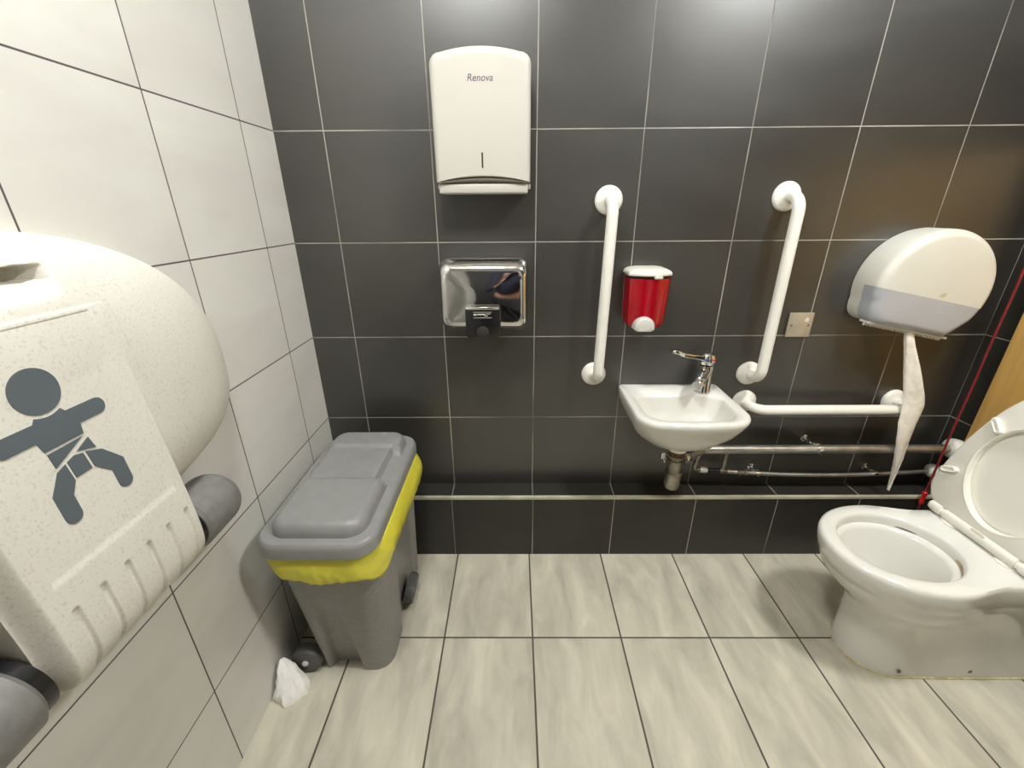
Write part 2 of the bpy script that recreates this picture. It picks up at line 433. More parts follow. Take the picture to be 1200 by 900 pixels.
pic([(hx-0.0105, 0.9590), (hx-0.0225, 0.9545), (hx-0.0405, 0.9300)] + clean_arc(hx-0.0300, 0.8960, 0.0108, PI, 2*PI, 12) + [(hx-0.0190, 0.9190), (hx-0.0090, 0.9345)])
pic([(hx+0.0180, 0.9610), (hx+0.0380, 0.9530), (hx+0.0590, 0.9270)] + clean_arc(hx+0.0480, 0.8960, 0.0108, 0, -PI, 12) + [(hx+0.0372, 0.9180), (hx+0.0195, 0.9370)])
pg = obj('baby_pictogram', pb, M_picto, fp, 0); pg['label'] = 'slate grey printed baby figure in a nappy'

def cap(y0, y1, name='hinge_cap'):
    s = 1 if y1 > y0 else -1; L = abs(y1 - y0); r = 0.055
    c = (-0.676, y0, 0.716)
    prof_ = [(r*0.9, 0.0), (r, 0.006), (r, L-0.045)] + [(r*math.cos(a), L-0.045 + 0.045*math.sin(a)) for a in [PI/2*i/9 for i in range(1, 10)]] 
    b = B(); lathe(b, prof_, c, (0, s, 0), 48); hc = obj(name, b, M_cap, st, 35); hc['label'] = 'grey rounded hinge end cap'
    b = B(); lathe(b, [(r*0.80, -0.016), (r*0.86, -0.016), (r*0.86, 0.002), (r*0.80, 0.002)], c, (0, s, 0), 40); obj('hinge_gap_ring', b, M_black, hc)
cap(-0.757, -0.632); cap(-1.050, -1.20)
b = B(); lathe(b, [(0.034, 0), (0.034, 0.30)], (-0.69, -1.048, 0.716), (0, 1, 0), 32); obj('hinge_barrel', b, M_station, st)
b = B(); box(b, XL, -0.655, YC-0.125, YC+0.125, 0.70, 0.84, 0.01); obj('hinge_bracket', b, M_station, st)

# ------------------------------------------------------------------ wheeled bin in the corner
bn = thing('wheeled_bin', 'grey wheeled pedal bin with closed ribbed lid in the corner by the white wall', 'bin', (-0.53, -0.33, 0))
NR = 10
def bin_outline(cx, cy, w, l, r, nside=40):
    """rounded rectangle with evenly sampled sides so faces can be dented"""
    base = rrect(w, l, r, NR); out = []
    for i in range(len(base)):
        a = base[i]; c = base[(i+1) % len(base)]
        out.append(a)
        if (i+1) % (NR+1) == 0:
            for k in range(1, nside): out.append((a[0] + (c[0]-a[0])*k/nside, a[1] + (c[1]-a[1])*k/nside))
    return [(cx + u, cy + v) for u, v in out]
rings = []
NZ = 44
for i in range(NZ + 1):
    z = 0.012 + (0.512 - 0.012)*i/NZ; t = i/NZ
    x0, x1 = -0.642 - 0.028*t, -0.430 + 0.022*t
    y0, y1 = -0.540 - 0.058*t, -0.125 + 0.012*t
    ring = []
    for x, y in bin_outline((x0+x1)/2, (y0+y1)/2, x1-x0, y1-y0, 0.05 + 0.01*t):
        # arched channel up the front face
        if y < y0 + 0.02:
            wch = 0.043 - 0.020*smooth01(z/0.33)
            g = bump1(x, -0.562, wch - 0.012, 0.022) * (1 - smooth01((z - 0.24)/0.10))
            y += 0.030 * g * (1 - 0.55*smooth01(z/0.3))
        # pedal recess in the long side facing the room
        if x > x1 - 0.02:
            g = bump1(y, -0.285, 0.095, 0.030) * (1 - smooth01((z - 0.40)/0.03))
            x -= 0.018 * g
        ring.append((x, y, z if i else 0.0))
    rings.append(ring)
b = B(); loft(b, rings, True, False); obj('body', b, M_bin, bn, 35)
# lid: skirt, flat rim, then the raised top in three panels
LX0, LX1, LY0, LY1 = -0.683, -0.394, -0.620, -0.094
lcx, lcy, lw, ll = (LX0+LX1)/2, (LY0+LY1)/2, LX1-LX0, LY1-LY0
def lring(ins, z, r=0.062, sk=0.0): return [(x, y, z) for x, y in bin_outline(lcx + sk, lcy, lw-2*ins, ll-2*ins, max(r-ins, 0.01), 40)]
rings = [lring(0.006, 0.500), lring(0.000, 0.502), lring(0.0, 0.528), lring(0.003, 0.536), lring(0.008, 0.540), lring(0.022, 0.540), lring(0.028, 0.5405)]
zt = 0.034
for k in range(7):
    a = PI/2*k/6
    rings.append(lring(0.028 + 0.024*(1-math.cos(a)), 0.5405 + zt*math.sin(a), 0.075))
def lid_top(p):
    x, y, z = p
    if z <= 0.542: return p
    y1_, y2_ = -0.395, -0.222            # joints between the three panels
    mid = smooth01((y - y1_)/0.006) * smooth01((y2_ - y)/0.006)
    edge = smooth01((x - (LX1 - 0.062))/0.012) if x > lcx else 0
    z2 = z - mid*(0.006 + 0.022*edge*(z-0.5405)/zt)
    for yj in (y1_, y2_):
        z2 -= 0.003*smooth01((0.004 - abs(y - yj))/0.003)
    return (x, y, max(z2, 0.5412))
rings = [[lid_top(p) for p in r] for r in rings]
b = B(); vs = loft(b, rings, False, False)
# fill the top with a grid by bridging straight across
last = rings[-1]
t = bmesh.new()
nxg, nyg = 24, 90
ins = 0.052
gx0, gx1, gy0, gy1 = LX0+ins, LX1-ins, LY0+ins, LY1-ins
rr = 0.0105 if 0.075-ins < 0.01 else 0.075-ins
g = [[t.verts.new(lid_top((gx0+(gx1-gx0)*i/nxg, gy0+(gy1-gy0)*j/nyg, 0.5405+zt))) for j in range(nyg+1)] for i in range(nxg+1)]
for i in range(nxg):
    for j in range(nyg):
        t.faces.new((g[i][j], g[i+1][j], g[i+1][j+1], g[i][j+1]))
# trim grid corners into the rounded outline
for v in t.verts:
    for sx, cx_ in ((-1, gx0+rr), (1, gx1-rr)):
        for sy, cy_ in ((-1, gy0+rr), (1, gy1-rr)):
            if (v.co.x-cx_)*sx > 0 and (v.co.y-cy_)*sy > 0:
                d = Vector((v.co.x-cx_, v.co.y-cy_)); 
                if d.length > rr: d = d.normalized()*rr; v.co.x = cx_+d.x; v.co.y = cy_+d.y
add(b, t)
obj('lid', b, M_lid, bn, 38)
def wheel(y, s):
    b = B(); lathe(b, [(0.010, 0.004), (0.028, 0.006), (0.040, 0.003), (0.044, -0.004), (0.044, -0.028), (0.038, -0.033), (0.005, -0.033)], (-0.672, y, 0.044), (0, s, 0), 40)
    w = obj('wheel', b, M_wheel, bn)
    b = B(); lathe(b, [(0.009, 0.003), (0.009, 0.008), (0.006, 0.011), (0.0005, 0.012)], (-0.672, y, 0.044), (0, s, 0), 20); obj('axle_cap', b, M_grey, w)
wheel(-0.546, -1); wheel(-0.118, 1)
b = B()
t = bmesh.new(); prism(t, rrect(0.105, 0.080, 0.035, 8), lambda u, v, d: (d, u, v), 0, 0.03)
bmesh.ops.bevel(t, geom=[e for e in t.edges], offset=0.005, segments=2, affect='EDGES')
add(b, t, Matrix.Translation((-0.436, -0.30, 0.062)) @ Matrix.Rotation(math.radians(12), 4, 'Y'))
pd = obj('pedal', b, M_wheel, bn); pd['label'] = 'dark grey foot pedal'

# yellow liner hanging out under the lid
rings = []; NLV = 12
for i in range(NLV + 1):
    t_ = i / NLV; ring = []
    ol = bin_outline(-0.537, -0.357, 0.276, 0.498, 0.06, 30)
    n = len(ol)
    for k, (x, y) in enumerate(ol):
        front = smooth01((-0.52 - y)/0.06); right = smooth01((x + 0.44)/0.05); back = smooth01((y + 0.16)/0.05); left = smooth01((-0.62 - x)/0.04)
        drop = 0.030 + front*(0.030 + 0.020*math.sin((x + 0.665)/0.29*PI)) + right*(0.040 + 0.020*smooth01((y+0.60)/0.3)) + back*0.03
        drop = drop*(1 - 0.5*left)
        ph = k/n*2*PI
        wr = noise.noise(Vector((x*18, y*18, 3.1 + t_*0.5)))*0.006 + noise.noise(Vector((x*60, y*60, 9 + t_*3)))*0.0035
        out = 0.004 + 0.020*math.sin(t_*PI*0.72)*right*(1 - front) + 0.006*math.sin(t_*PI*0.72)*(1 - right) + wr*t_
        dx, dy = x + 0.537, (y + 0.357)
        nx_, ny_ = (dx/0.145)**5, (dy/0.25)**5; L = math.hypot(nx_, ny_) or 1
        rag = 0.004*noise.noise(Vector((x*60, y*60, 1.0))) if t_ > 0.9 else 0
        shelf_ok = 1 - back*0.5
        ring.append((max(x + nx_/L*out, XL + 0.03), min(y + ny_/L*out*shelf_ok, -0.095), 0.504 - drop*t_ + rag))
    rings.append(ring)
b = B(); loft(b, rings, False, False)
ln = obj('bin_liner', b, M_liner, None, 70, origin=(-0.53, -0.33, 0.45))
tag(ln, 'yellow plastic bin liner hanging out under the grey bin lid', 'bin liner')
sd = ln.modifiers.new('thickness', 'SOLIDIFY'); sd.thickness = 0.0008

# crumpled tissue on the floor
b = B(); rings = []
NT = 40
for i in range(13):
    t_ = i/12; h = 0.098*t_**0.9; rr_ = 0.046*(1 - t_)**0.8 + 0.007
    ring = []
    for k in range(NT):
        a = 2*PI*k/NT
        f = 1 + 0.32*noise.noise(Vector((math.cos(a)*1.7, math.sin(a)*1.7, t_*1.5 + 5))) + 0.20*noise.noise(Vector((math.cos(a)*4, math.sin(a)*4, t_*3)))
        if t_ == 0: f *= 0.93
        ring.append((-0.694 - 0.020*t_ + max(rr_*f*math.cos(a)*0.86, -0.045+0.015*t_), -0.600 + 0.022*t_ + rr_*f*math.sin(a)*0.85, 0.0005 + h + (0.004*noise.noise(Vector((a*2, t_*6, 2))) if 0 < t_ else 0)))
    rings.append(ring)
loft(b, rings, True, True)
ts = obj('crumpled_tissue', b, M_tissue, None, 25, origin=(-0.694, -0.600, 0)); tag(ts, 'crumpled white paper tissue lying on the floor by the bin wheel', 'tissue')

# ------------------------------------------------------------------ paper towel dispenser
pt = thing('paper_towel_dispenser', 'tall white paper towel dispenser on the dark tiled wall above the dryer', 'paper towel dispenser', (-0.149, 0, 1.30))
TX0, TX1 = -0.277, -0.021; TCX, TW = (TX0+TX1)/2, TX1-TX0
def towel_ring(ins, y):
    w = TW - 2*ins; pts = []; n = 24
    zb = 1.319 + ins*0.2; zt_ = 1.612 - ins
    r = max(0.028 - ins*0.6, 0.006)
    # bottom arc (rises to the middle), then up the right side, over the bowed top
    for i in range(n+1):
        u = -1 + 2*i/n; pts.append((TCX + u*w/2, y, zb + 0.013*(1-u*u)))
    for i in range(9):
        a = PI/2*i/8; pts.append((TCX + w/2 - r + r*math.cos(a), y, zt_ - r + r*math.sin(a)))
    for i in range(1, n):
        u = 1 - 2*i/n; pts.append((TCX + u*(w/2 - r), y, zt_ + 0.012*(1-u*u)))
    for i in range(9):
        a = PI/2 + PI/2*i/8; pts.append((TCX - w/2 + r + r*math.cos(a), y, zt_ - r + r*math.sin(a)))
    return pts
b = B(); rings = [towel_ring(0, -0.004), towel_ring(0, -0.082)]
for k in range(1, 8):
    a = PI/2*k/7; rings.append(towel_ring(0.016*(1-math.cos(a)), -0.082 - 0.018*math.sin(a)))
rings += [towel_ring(0.019, -0.1001), towel_ring(0.030, -0.1001)]; loft(b, rings); tc_ = obj('cover', b, M_towel, pt, 45)
# sloping outlet plate with its slot
b = B()
def outlet(u, v, d):  # u across, v 0 (front) .. 1 (wall)
    return (TCX + u, -0.094 + 0.094*v, 1.318 + 0.011*(1-(u/0.125)**2)*(1-v) - 0.026*v - d)
rows = []
for j in range(13):
    v = j/12; hw = 0.121 - 0.012*max(0, v-0.6)/0.4
    rows.append([outlet(-hw + 2*hw*i/40, v, 0.0) for i in range(41)])
loft(b, rows, False, False, closed=False)
box(b, TX0+0.006, TX1-0.006, -0.088, -0.001, 1.291, 1.3155, 0.004, 2)
for sx in (-1, 1): box(b, TCX+sx*0.1265-0.004, TCX+sx*0.1265+0.004, -0.05, -0.03, 1.303, 1.316, 0.002, 2)
op = obj('outlet_plate', b, M_towel, pt, 45)
b = B(); slot = [(-0.104, 0.50), (-0.036, 0.50), (-0.024, 0.36), (-0.012, 0.31), (0.012, 0.31), (0.024, 0.36), (0.036, 0.50), (0.104, 0.50), (0.104, 0.58), (0.036, 0.58), (0.022, 0.72), (0.008, 0.74), (0, 0.71), (-0.008, 0.74), (-0.022, 0.72), (-0.036, 0.58), (-0.104, 0.58)]
prism(b, slot, outlet, -0.002, 0.0018); obj('paper_slot', b, M_dark, op, 0)
b = B(); box(b, TCX-0.0022, TCX+0.0022, -0.1006, -0.0990, 1.353, 1.390); obj('level_slot', b, M_dark, tc_)
b = text_bm('Renova', 0.0225, shear=0.22, xs=0.98); b.transform(Matrix.Translation((TCX-0.001, -0.1003, 1.5545)) @ FACE_FRONT); obj('printed_name', b, M_purple, tc_, 0)

# ------------------------------------------------------------------ chrome hand dryer
hd = thing('hand_dryer', 'chrome box hand dryer with black nozzle below the towel dispenser', 'hand dryer', (-0.155, 0, 0.91))
HX0, HX1, HZ0, HZ1 = -0.288, -0.022, 0.912, 1.120
def dry_ring(ix, iz, y, r): 
    return [((HX0+HX1)/2 + u, y, (HZ0+HZ1)/2 + v) for u, v in rrect(HX1-HX0-2*ix, HZ1-HZ0-2*iz, r, 10)]
b = B(); rings = [dry_ring(0.004, 0.004, 0.0, 0.03), dry_ring(0, 0, -0.02, 0.032), dry_ring(0, 0, -0.085, 0.032)]
for k in range(1, 13):
    a = PI/2*k/12
    rings.append(dry_ring(0.022*(1-math.cos(a)), 0.034*(1-math.cos(a)), -0.085 - 0.055*math.sin(a), 0.032 - 0.008*k/12))
# gently bowed mirror front
for s_ in (0.06, 0.15, 0.25, 0.38, 0.5, 0.62, 0.74, 0.85, 0.93, 0.985):
    w, h = HX1-HX0-0.044, HZ1-HZ0-0.068
    rings.append([((HX0+HX1)/2 + u*(1-s_), -0.140 - 0.0045*(1-(u*(1-s_)*2/w)**2)*(1-(v*(1-s_)*2/h)**2), (HZ0+HZ1)/2 + v*(1-s_)) for u, v in rrect(w, h, 0.024, 10)])
rings = [[(x, y + 0.085*(z - HZ0 - 0.06)*smooth01(-y/0.14), z) for x, y, z in r] for r in rings]      # the front leans back at the top
loft(b, rings); obj('cover', b, M_chrome, hd, 50)
b = B(); box(b, -0.208, -0.106, -0.168, -0.06, 0.902, 0.990, 0.008, 3); nz = obj('nozzle', b, M_black, hd); nz['label'] = 'black plastic nozzle block'
b = B(); box(b, -0.206, -0.108, -0.1695, -0.150, 0.985, 0.9925, 0.003, 2); obj('nozzle_edge', b, M_chrome, nz)
b = B(); lathe(b, [(0.018, 0), (0.018, 0.004), (0.014, 0.006), (0.001, 0.006)], (-0.158, -0.1675, 0.919), (0, -1, 0), 28); obj('sensor_eye', b, M_dark, nz)
b = B()
def strip(x0, x1, z0, z1): box(b, x0, x1, -0.1686, -0.1678, z0, z1)
strip(-0.184, -0.131, 0.9775, 0.9785); strip(-0.184, -0.131, 0.9615, 0.9625)
strip(-0.183, -0.1745, 0.9685, 0.9735); strip(-0.1725, -0.149, 0.9700, 0.9735); strip(-0.147, -0.134, 0.9725, 0.9738); strip(-0.152, -0.142, 0.9665, 0.9683)
obj('nameplate_print', b, M_print, nz, 0)

# ------------------------------------------------------------------ grab rails
def grab_rail(p0, p1, label, proj=0.075, r=0.0165):
    p0, p1 = Vector(p0), Vector(p1); t = thing('grab_rail', label, 'grab rail', (p0+p1)/2, 'white grab rails on the dark wall')
    o = Vector((0, -proj, 0))
    b = B(); tube(b, fillet([p0 + Vector((0, -0.004, 0)), p0+o, p1+o, p1 + Vector((0, -0.004, 0))], 0.042, 10), r, 28); obj('bar', b, M_white, t, 60)
    for p in (p0, p1):
        b = B(); lathe(b, [(0.041, 0.0), (0.041, 0.005), (0.038, 0.010), (0.030, 0.0135), (0.021, 0.016), (0.0165, 0.020), (0.001, 0.020)], p, (0, -1, 0), 40); obj('flange', b, M_white, t)
grab_rail((0.214, 0, 1.273), (0.206, 0, 0.724), 'vertical white grab rail left of the red soap dispenser')
grab_rail((0.735, 0, 1.280), (0.738, 0, 0.724), 'vertical white grab rail right of the red soap dispenser')
grab_rail((0.744, 0, 0.618), (1.268, 0, 0.618), 'horizontal white grab rail above the pipes and behind the hanging paper')

# ------------------------------------------------------------------ soap dispenser
so = thing('soap_dispenser', 'clear wall soap dispenser full of red soap with white lid and push button', 'soap dispenser', (0.342, 0, 0.905))
SX0, SX1 = 0.277, 0.405; SC = (SX0+SX1)/2
def plan(w0, dep, bow, y0=0.0, n=16):
    """plan outline: flat at the wall, bowed front"""
    pts = [(-w0/2, y0)]
    for i in range(n+1):
        u = -1 + 2*i/n
        pts.append((u*w0/2*(1 if abs(u) < 1 else 1), y0 - dep - bow*(1-u*u)))
    pts.append((w0/2, y0)); return pts
def soap_ring(z, ins=0.0, ybk=-0.006):
    t_ = (z - 0.903)/(1.066 - 0.903); rz = 0.024
    k = 0.0 if z - 0.903 > rz else (1 - math.sqrt(max(0, 1 - ((rz - (z-0.903))/rz)**2)))*rz
    w = (0.113 + 0.011*t_) - 2*k - 2*ins; dep = 0.068 - k*0.35 - ins
    return [(SC + u, v, z) for u, v in plan(w, dep, 0.020, ybk - ins*0.3)]
b = B(); zs = [0.903 + 0.024*(1-math.cos(PI/2*i/8)) for i in range(9)] + [0.96, 0.99, 1.02, 1.05, 1.066]
loft(b, [soap_ring(z) for z in zs]); obj('reservoir', b, M_clear, so, 40)
b = B(); loft(b, [soap_ring(z, 0.0025) for z in [q for q in zs if q < 1.06 and q > 0.905] + [1.056]]); sp_ = obj('red_soap', b, M_soap, so, 40); sp_['label'] = 'red liquid soap inside'
b = B()
rings = []
for z, w, dd, bw in ((1.064, 0.126, 0.072, 0.021), (1.066, 0.129, 0.074, 0.022), (1.071, 0.129, 0.074, 0.022), (1.077, 0.122, 0.070, 0.021), (1.082, 0.104, 0.060, 0.019), (1.085, 0.06, 0.04, 0.012)):
    rings.append([(SC + u, v, z) for u, v in plan(w, dd, bw, -0.001)])
loft(b, rings); obj('lid', b, M_abs, so, 40)
b = B(); box(b, SC+0.006, SC+0.030, -0.1005, -0.085, 1.0575, 1.0655, 0.002, 2); obj('lid_catch', b, M_abs, so)
b = B(); rings = []
bo = [(0.031*math.cos(a), 0.030*math.sin(a)) for a in [PI*i/18 for i in range(19)]] + [(-0.031, -0.006)] + [(-0.021 - 0.010*math.sin(PI/2*(1-i/6)) , -0.006 - 0.008*(i/6)) for i in range(1, 7)] + [(0.021 + 0.010*math.sin(PI/2*i/6), -0.014 + 0.008*(i/6)) for i in range(0, 6)] + [(0.031, -0.006)]
for sc_, y in ((1.0, -0.05), (1.0, -0.104), (0.95, -0.109), (0.80, -0.112)):
    rings.append([(SC - 0.010 + u*sc_, y, 0.915 + v*sc_) for u, v in bo])
loft(b, rings); pbn = obj('push_button', b, M_grey, so, 40)
b = B(); box(b, SX0+0.008, SX1-0.010, -0.008, 0.0, 0.92, 1.07, 0.002, 2); obj('back_plate', b, M_grey, so)

# ------------------------------------------------------------------ blank steel wall plate
wp = thing('blank_socket_plate', 'square blank steel cover plate beside the right vertical grab rail', 'cover plate', (0.868, 0, 0.894))
b = B(); box(b, 0.828, 0.908, -0.008, -0.0005, 0.853, 0.934, 0.003, 2); pl = obj('plate', b, M_steel, wp)
for x in (0.8405, 0.8955):
    b = B(); lathe(b, [(0.0036, 0), (0.0036, 0.0012), (0.002, 0.0020), (0.0003, 0.0020)], (x, -0.008, 0.893), (0, -1, 0), 16); obj('screw', b, M_dull, wp)
b = B(); lathe(b, [(0.0075, 0), (0.0075, 0.0008), (0.0003, 0.001)], (0.887, -0.008, 0.911), (0, -1, 0), 20); obj('round_mark', b, M_print, wp)

# ------------------------------------------------------------------ toilet roll dispenser (hangs askew)
TR = Vector((1.172, 0, 1.022)); TRA = math.radians(11.5)
tr = thing('toilet_roll_dispenser', 'round white jumbo toilet roll dispenser with grey window hanging askew on the dark wall', 'toilet roll dispenser', TR)
def trp(u, v, y):
    c, s = math.cos(TRA), math.sin(TRA)
    return (TR.x + u*c + v*s, y, TR.z - u*s + v*c)
def tr_outline(ins, n=60):
    R_ = 0.170 - ins; zb = -0.128 + ins; pts = []
    a0 = math.asin(zb/ R_) ; a0 = -0.30*PI + 0.02
    ub = 0.128 - ins*0.9
    # right flank, over the top, left flank, flat bottom
    rb = 0.03
    for i in range(n+1):
        a = -0.13*PI + (1.26*PI)*i/n; pts.append((R_*math.cos(a), R_*math.sin(a)))
    pL = pts[-1]; pR = pts[0]
    for i in range(1, 9):
        t_ = i/9
        P0, P1, P2 = Vector(pL), Vector((-R_*0.90, zb)), Vector((-ub+0.02, zb))
        q = P0*(1-t_)**2 + P1*2*t_*(1-t_) + P2*t_*t_; pts.append((q.x, q.y))
    for i in range(0, 9): pts.append((-ub+0.02 + (2*ub-0.04)*i/8, zb))
    for i in range(1, 9):
        t_ = i/9
        P0, P1, P2 = Vector((ub-0.02, zb)), Vector((R_*0.66, zb)), Vector(pR)
        q = P0*(1-t_)**2 + P1*2*t_*(1-t_) + P2*t_*t_; pts.append((q.x, q.y))
    return pts
levels = [(0.002, -0.002), (0.0, -0.012), (0.0, -0.086)] + [(0.024*(1-math.cos(PI/2*k/9)), -0.086 - 0.028*math.sin(PI/2*k/9)) for k in range(1, 10)] + [(0.10, -0.117)]
def cover_part(keep, name, m):
    b = B()
    rings = [[trp(u, v, y) for u, v in tr_outline(i_)] for i_, y in levels]
    loft(b, rings, True, True)
    c, s = math.cos(TRA), math.sin(TRA)
    nrm = Vector((s, 0, c)); co = TR + nrm*(-0.024)
    # cut the dome along the window's straight top edge
    if keep == 'all': pass
    return b, nrm, co
b, nrm, co = cover_part('all', '', None)
r_ = bmesh.ops.bisect_plane(b, geom=b.verts[:]+b.edges[:]+b.faces[:], plane_co=co, plane_no=nrm, clear_inner=True)
cvr = obj('cover', b, M_abs, tr, 45)
b, nrm, co = cover_part('all', '', None)
bmesh.ops.bisect_plane(b, geom=b.verts[:]+b.edges[:]+b.faces[:], plane_co=co, plane_no=nrm, clear_outer=True)
bmesh.ops.bisect_plane(b, geom=b.verts[:]+b.edges[:]+b.faces[:], plane_co=(0, -0.052, 0), plane_no=(0, 1, 0), clear_outer=True)
bmesh.ops.scale(b, vec=(0.996, 0.996, 0.996), space=Matrix.Translation(-TR), verts=b.verts[:])
win = obj('window', b, M_window, tr, 45); win['label'] = 'smoked grey see-through window'
b, nrm, co = cover_part('all', '', None)
bmesh.ops.bisect_plane(b, geom=b.verts[:]+b.edges[:]+b.faces[:], plane_co=co, plane_no=nrm, clear_outer=True)
bmesh.ops.bisect_plane(b, geom=b.verts[:]+b.edges[:]+b.faces[:], plane_co=(0, -0.052, 0), plane_no=(0, 1, 0), clear_inner=True)
obj('back_case', b, M_abs, tr, 45)
# toothed tear bar under the flat bottom
b = B(); teeth = []
nt = 24; w0, w1 = -0.135, 0.128
for i in range(nt):
    ua = w0 + (w1-w0)*i/nt; ub_ = w0 + (w1-w0)*(i+1)/nt; mid = (ua+ub_)/2
    teeth += [(ua, -0.1335), (ua + 0.0018, -0.1395), (mid + 0.0006, -0.1395), (mid + 0.0022, -0.1335)]
pts = [(w0, -0.124)] + teeth + [(w1, -0.1335), (w1, -0.124)]
prism(b, pts, lambda u, v, d: trp(u, v, d), -0.080, -0.076)
prism(b, [(w0, -0.1305), (w1, -0.1305), (w1, -0.124), (w0, -0.124)], lambda u, v, d: trp(u, v, d), -0.094, -0.060)
obj('tear_bar', b, M_abs, tr, 0)
b = B(); leaf = [(-0.0105, -0.005)] + [(-0.0105 + 0.021*t_, -0.005 + 0.0135*math.sin(t_*PI*0.75)) for t_ in [i/10 for i in range(1, 11)]] + [(0.006, -0.006), (-0.002, -0.0045)]
prism(b, [(u+0.018, v-0.010) for u, v in leaf], lambda u, v, d: trp(u, v, d), -0.1150, -0.1176); obj('leaf_emblem', b, M_emblem, cvr, 0)

# twisted strip of paper hanging from the dispenser
pth = catmull([(1.160, -0.085, 0.900), (1.166, -0.086, 0.865), (1.190, -0.092, 0.800), (1.214, -0.100, 0.730), (1.240, -0.104, 0.655), (1.243, -0.106, 0.590), (1.250, -0.106, 0.520), (1.262, -0.104, 0.440), (1.268, -0.102, 0.370), (1.272, -0.100, 0.312)], 10)
pth = [Vector(p) for p in pth]; nP = len(pth); rings = []
for i, p in enumerate(pth):
    t_ = i/(nP-1)
    hw = 0.014 + 0.014*smooth01(t_/0.3) - 0.004*math.sin(t_*9) - 0.022*smooth01((t_-0.55)/0.45)
    ang = 0.5*math.sin(t_*7) + 0.3
    dirx = Vector((math.cos(ang), -math.sin(ang)*0.7, 0))
    nrm2 = Vector((-dirx.y, dirx.x, 0)).normalized()
    ring = []
    for k in range(24):
        a = 2*PI*k/24
        fold = 1 + 0.25*math.sin(3*a + t_*10) + 0.36*noise.noise(Vector((math.cos(a)*2, math.sin(a)*2, t_*22)))
        ring.append(p + dirx*hw*math.cos(a)*(0.85+0.15*fold) + nrm2*0.0085*math.sin(a)*fold)
    rings.append(ring)
b = B(); loft(b, rings)
tp = obj('toilet_paper_strip', b, M_tpaper, None, 40, origin=(1.2, -0.09, 0.6)); tag(tp, 'twisted strip of white toilet paper hanging below the toilet roll dispenser', 'toilet paper')

# ------------------------------------------------------------------ wash basin
ba = thing('wash_basin', 'small white ceramic wall basin with rounded front under the red soap dispenser', 'basin', (0.463, 0, 0.68))
BX = 0.4655
def basin_ring(w, d, z, rc, yb=0.0, rb=0.006, bow=0.018, n=12):
    """plan outline: straight back, rounded front corners, bowed front edge"""
    pts = []
    y0 = yb; yf = yb - d
    def line(p, q, n): return [(p[0]+(q[0]-p[0])*i/n, p[1]+(q[1]-p[1])*i/n) for i in range(n)]
    hw = w/2
    pts += line((-hw+rb, y0), (-hw, y0-rb), 3) + line((-hw, y0-rb), (-hw, yf+rc), n)
    pts += [(-hw + rc - rc*math.cos(a), yf + rc - rc*math.sin(a)) for a in [PI/2*i/10 for i in range(10)]]
    fl = line((-hw+rc, yf), (hw-rc, yf), n); pts += fl
    pts += [(hw - rc + rc*math.sin(a), yf + rc - rc*math.cos(a)) for a in [PI/2*i/10 for i in range(10)]]
    pts += line((hw, yf+rc), (hw, y0-rb), n) + line((hw, y0-rb), (hw-rb, y0), 3) + line((hw-rb, y0), (-hw+rb, y0), n)
    out = []
    for x, y in pts:
        f = smooth01((y0 - y)/d) if d else 0
        out.append((BX + x, min(y - bow*f*(1-(x/hw)**2), -0.0), z))
    return out
OUT = [(0.085, 0.09, 0.552, 0.04, -0.11), (0.160, 0.155, 0.554, 0.06, -0.06), (0.235, 0.208, 0.565, 0.075, -0.02), (0.285, 0.242, 0.588, 0.08, 0.0), (0.314, 0.262, 0.615, 0.075, 0.0), (0.333, 0.276, 0.645, 0.068, 0.0), (0.340, 0.284, 0.664, 0.062, 0.0), (0.341, 0.285, 0.674, 0.060, 0.0), (0.337, 0.281, 0.680, 0.058, 0.0), (0.331, 0.276, 0.682, 0.056, 0.0)]
INN = [(0.282, 0.176, 0.680, 0.060, -0.088), (0.276, 0.170, 0.677, 0.058, -0.091), (0.270, 0.164, 0.668, 0.056, -0.094), (0.250, 0.148, 0.630, 0.055, -0.100), (0.210, 0.118, 0.595, 0.05, -0.112), (0.12, 0.07, 0.580, 0.03, -0.135), (0.045, 0.045, 0.577, 0.02, -0.15)]
b = B()
rings = [basin_ring(w, d, z, rc, yb) for w, d, z, rc, yb in OUT] + [basin_ring(w, d, z, rc, yb, rb=0.03, bow=0.012) for w, d, z, rc, yb in INN]
loft(b, rings); obj('bowl', b, M_ceramic, ba, 50)
b = B(); lathe(b, [(0.021, 0), (0.021, 0.003), (0.014, 0.004), (0.013, 0.001), (0.0005, 0.001)], (BX, -0.172, 0.5765), (0, 0, 1), 28); obj('waste_ring', b, M_chrome, ba)
b = B(); lathe(b, [(0.029, 0.0), (0.032, 0.004), (0.037, 0.020), (0.050, 0.036)], (BX, -0.165, 0.520), (0, 0, 1), 28); obj('waste_boss', b, M_ceramic, ba)

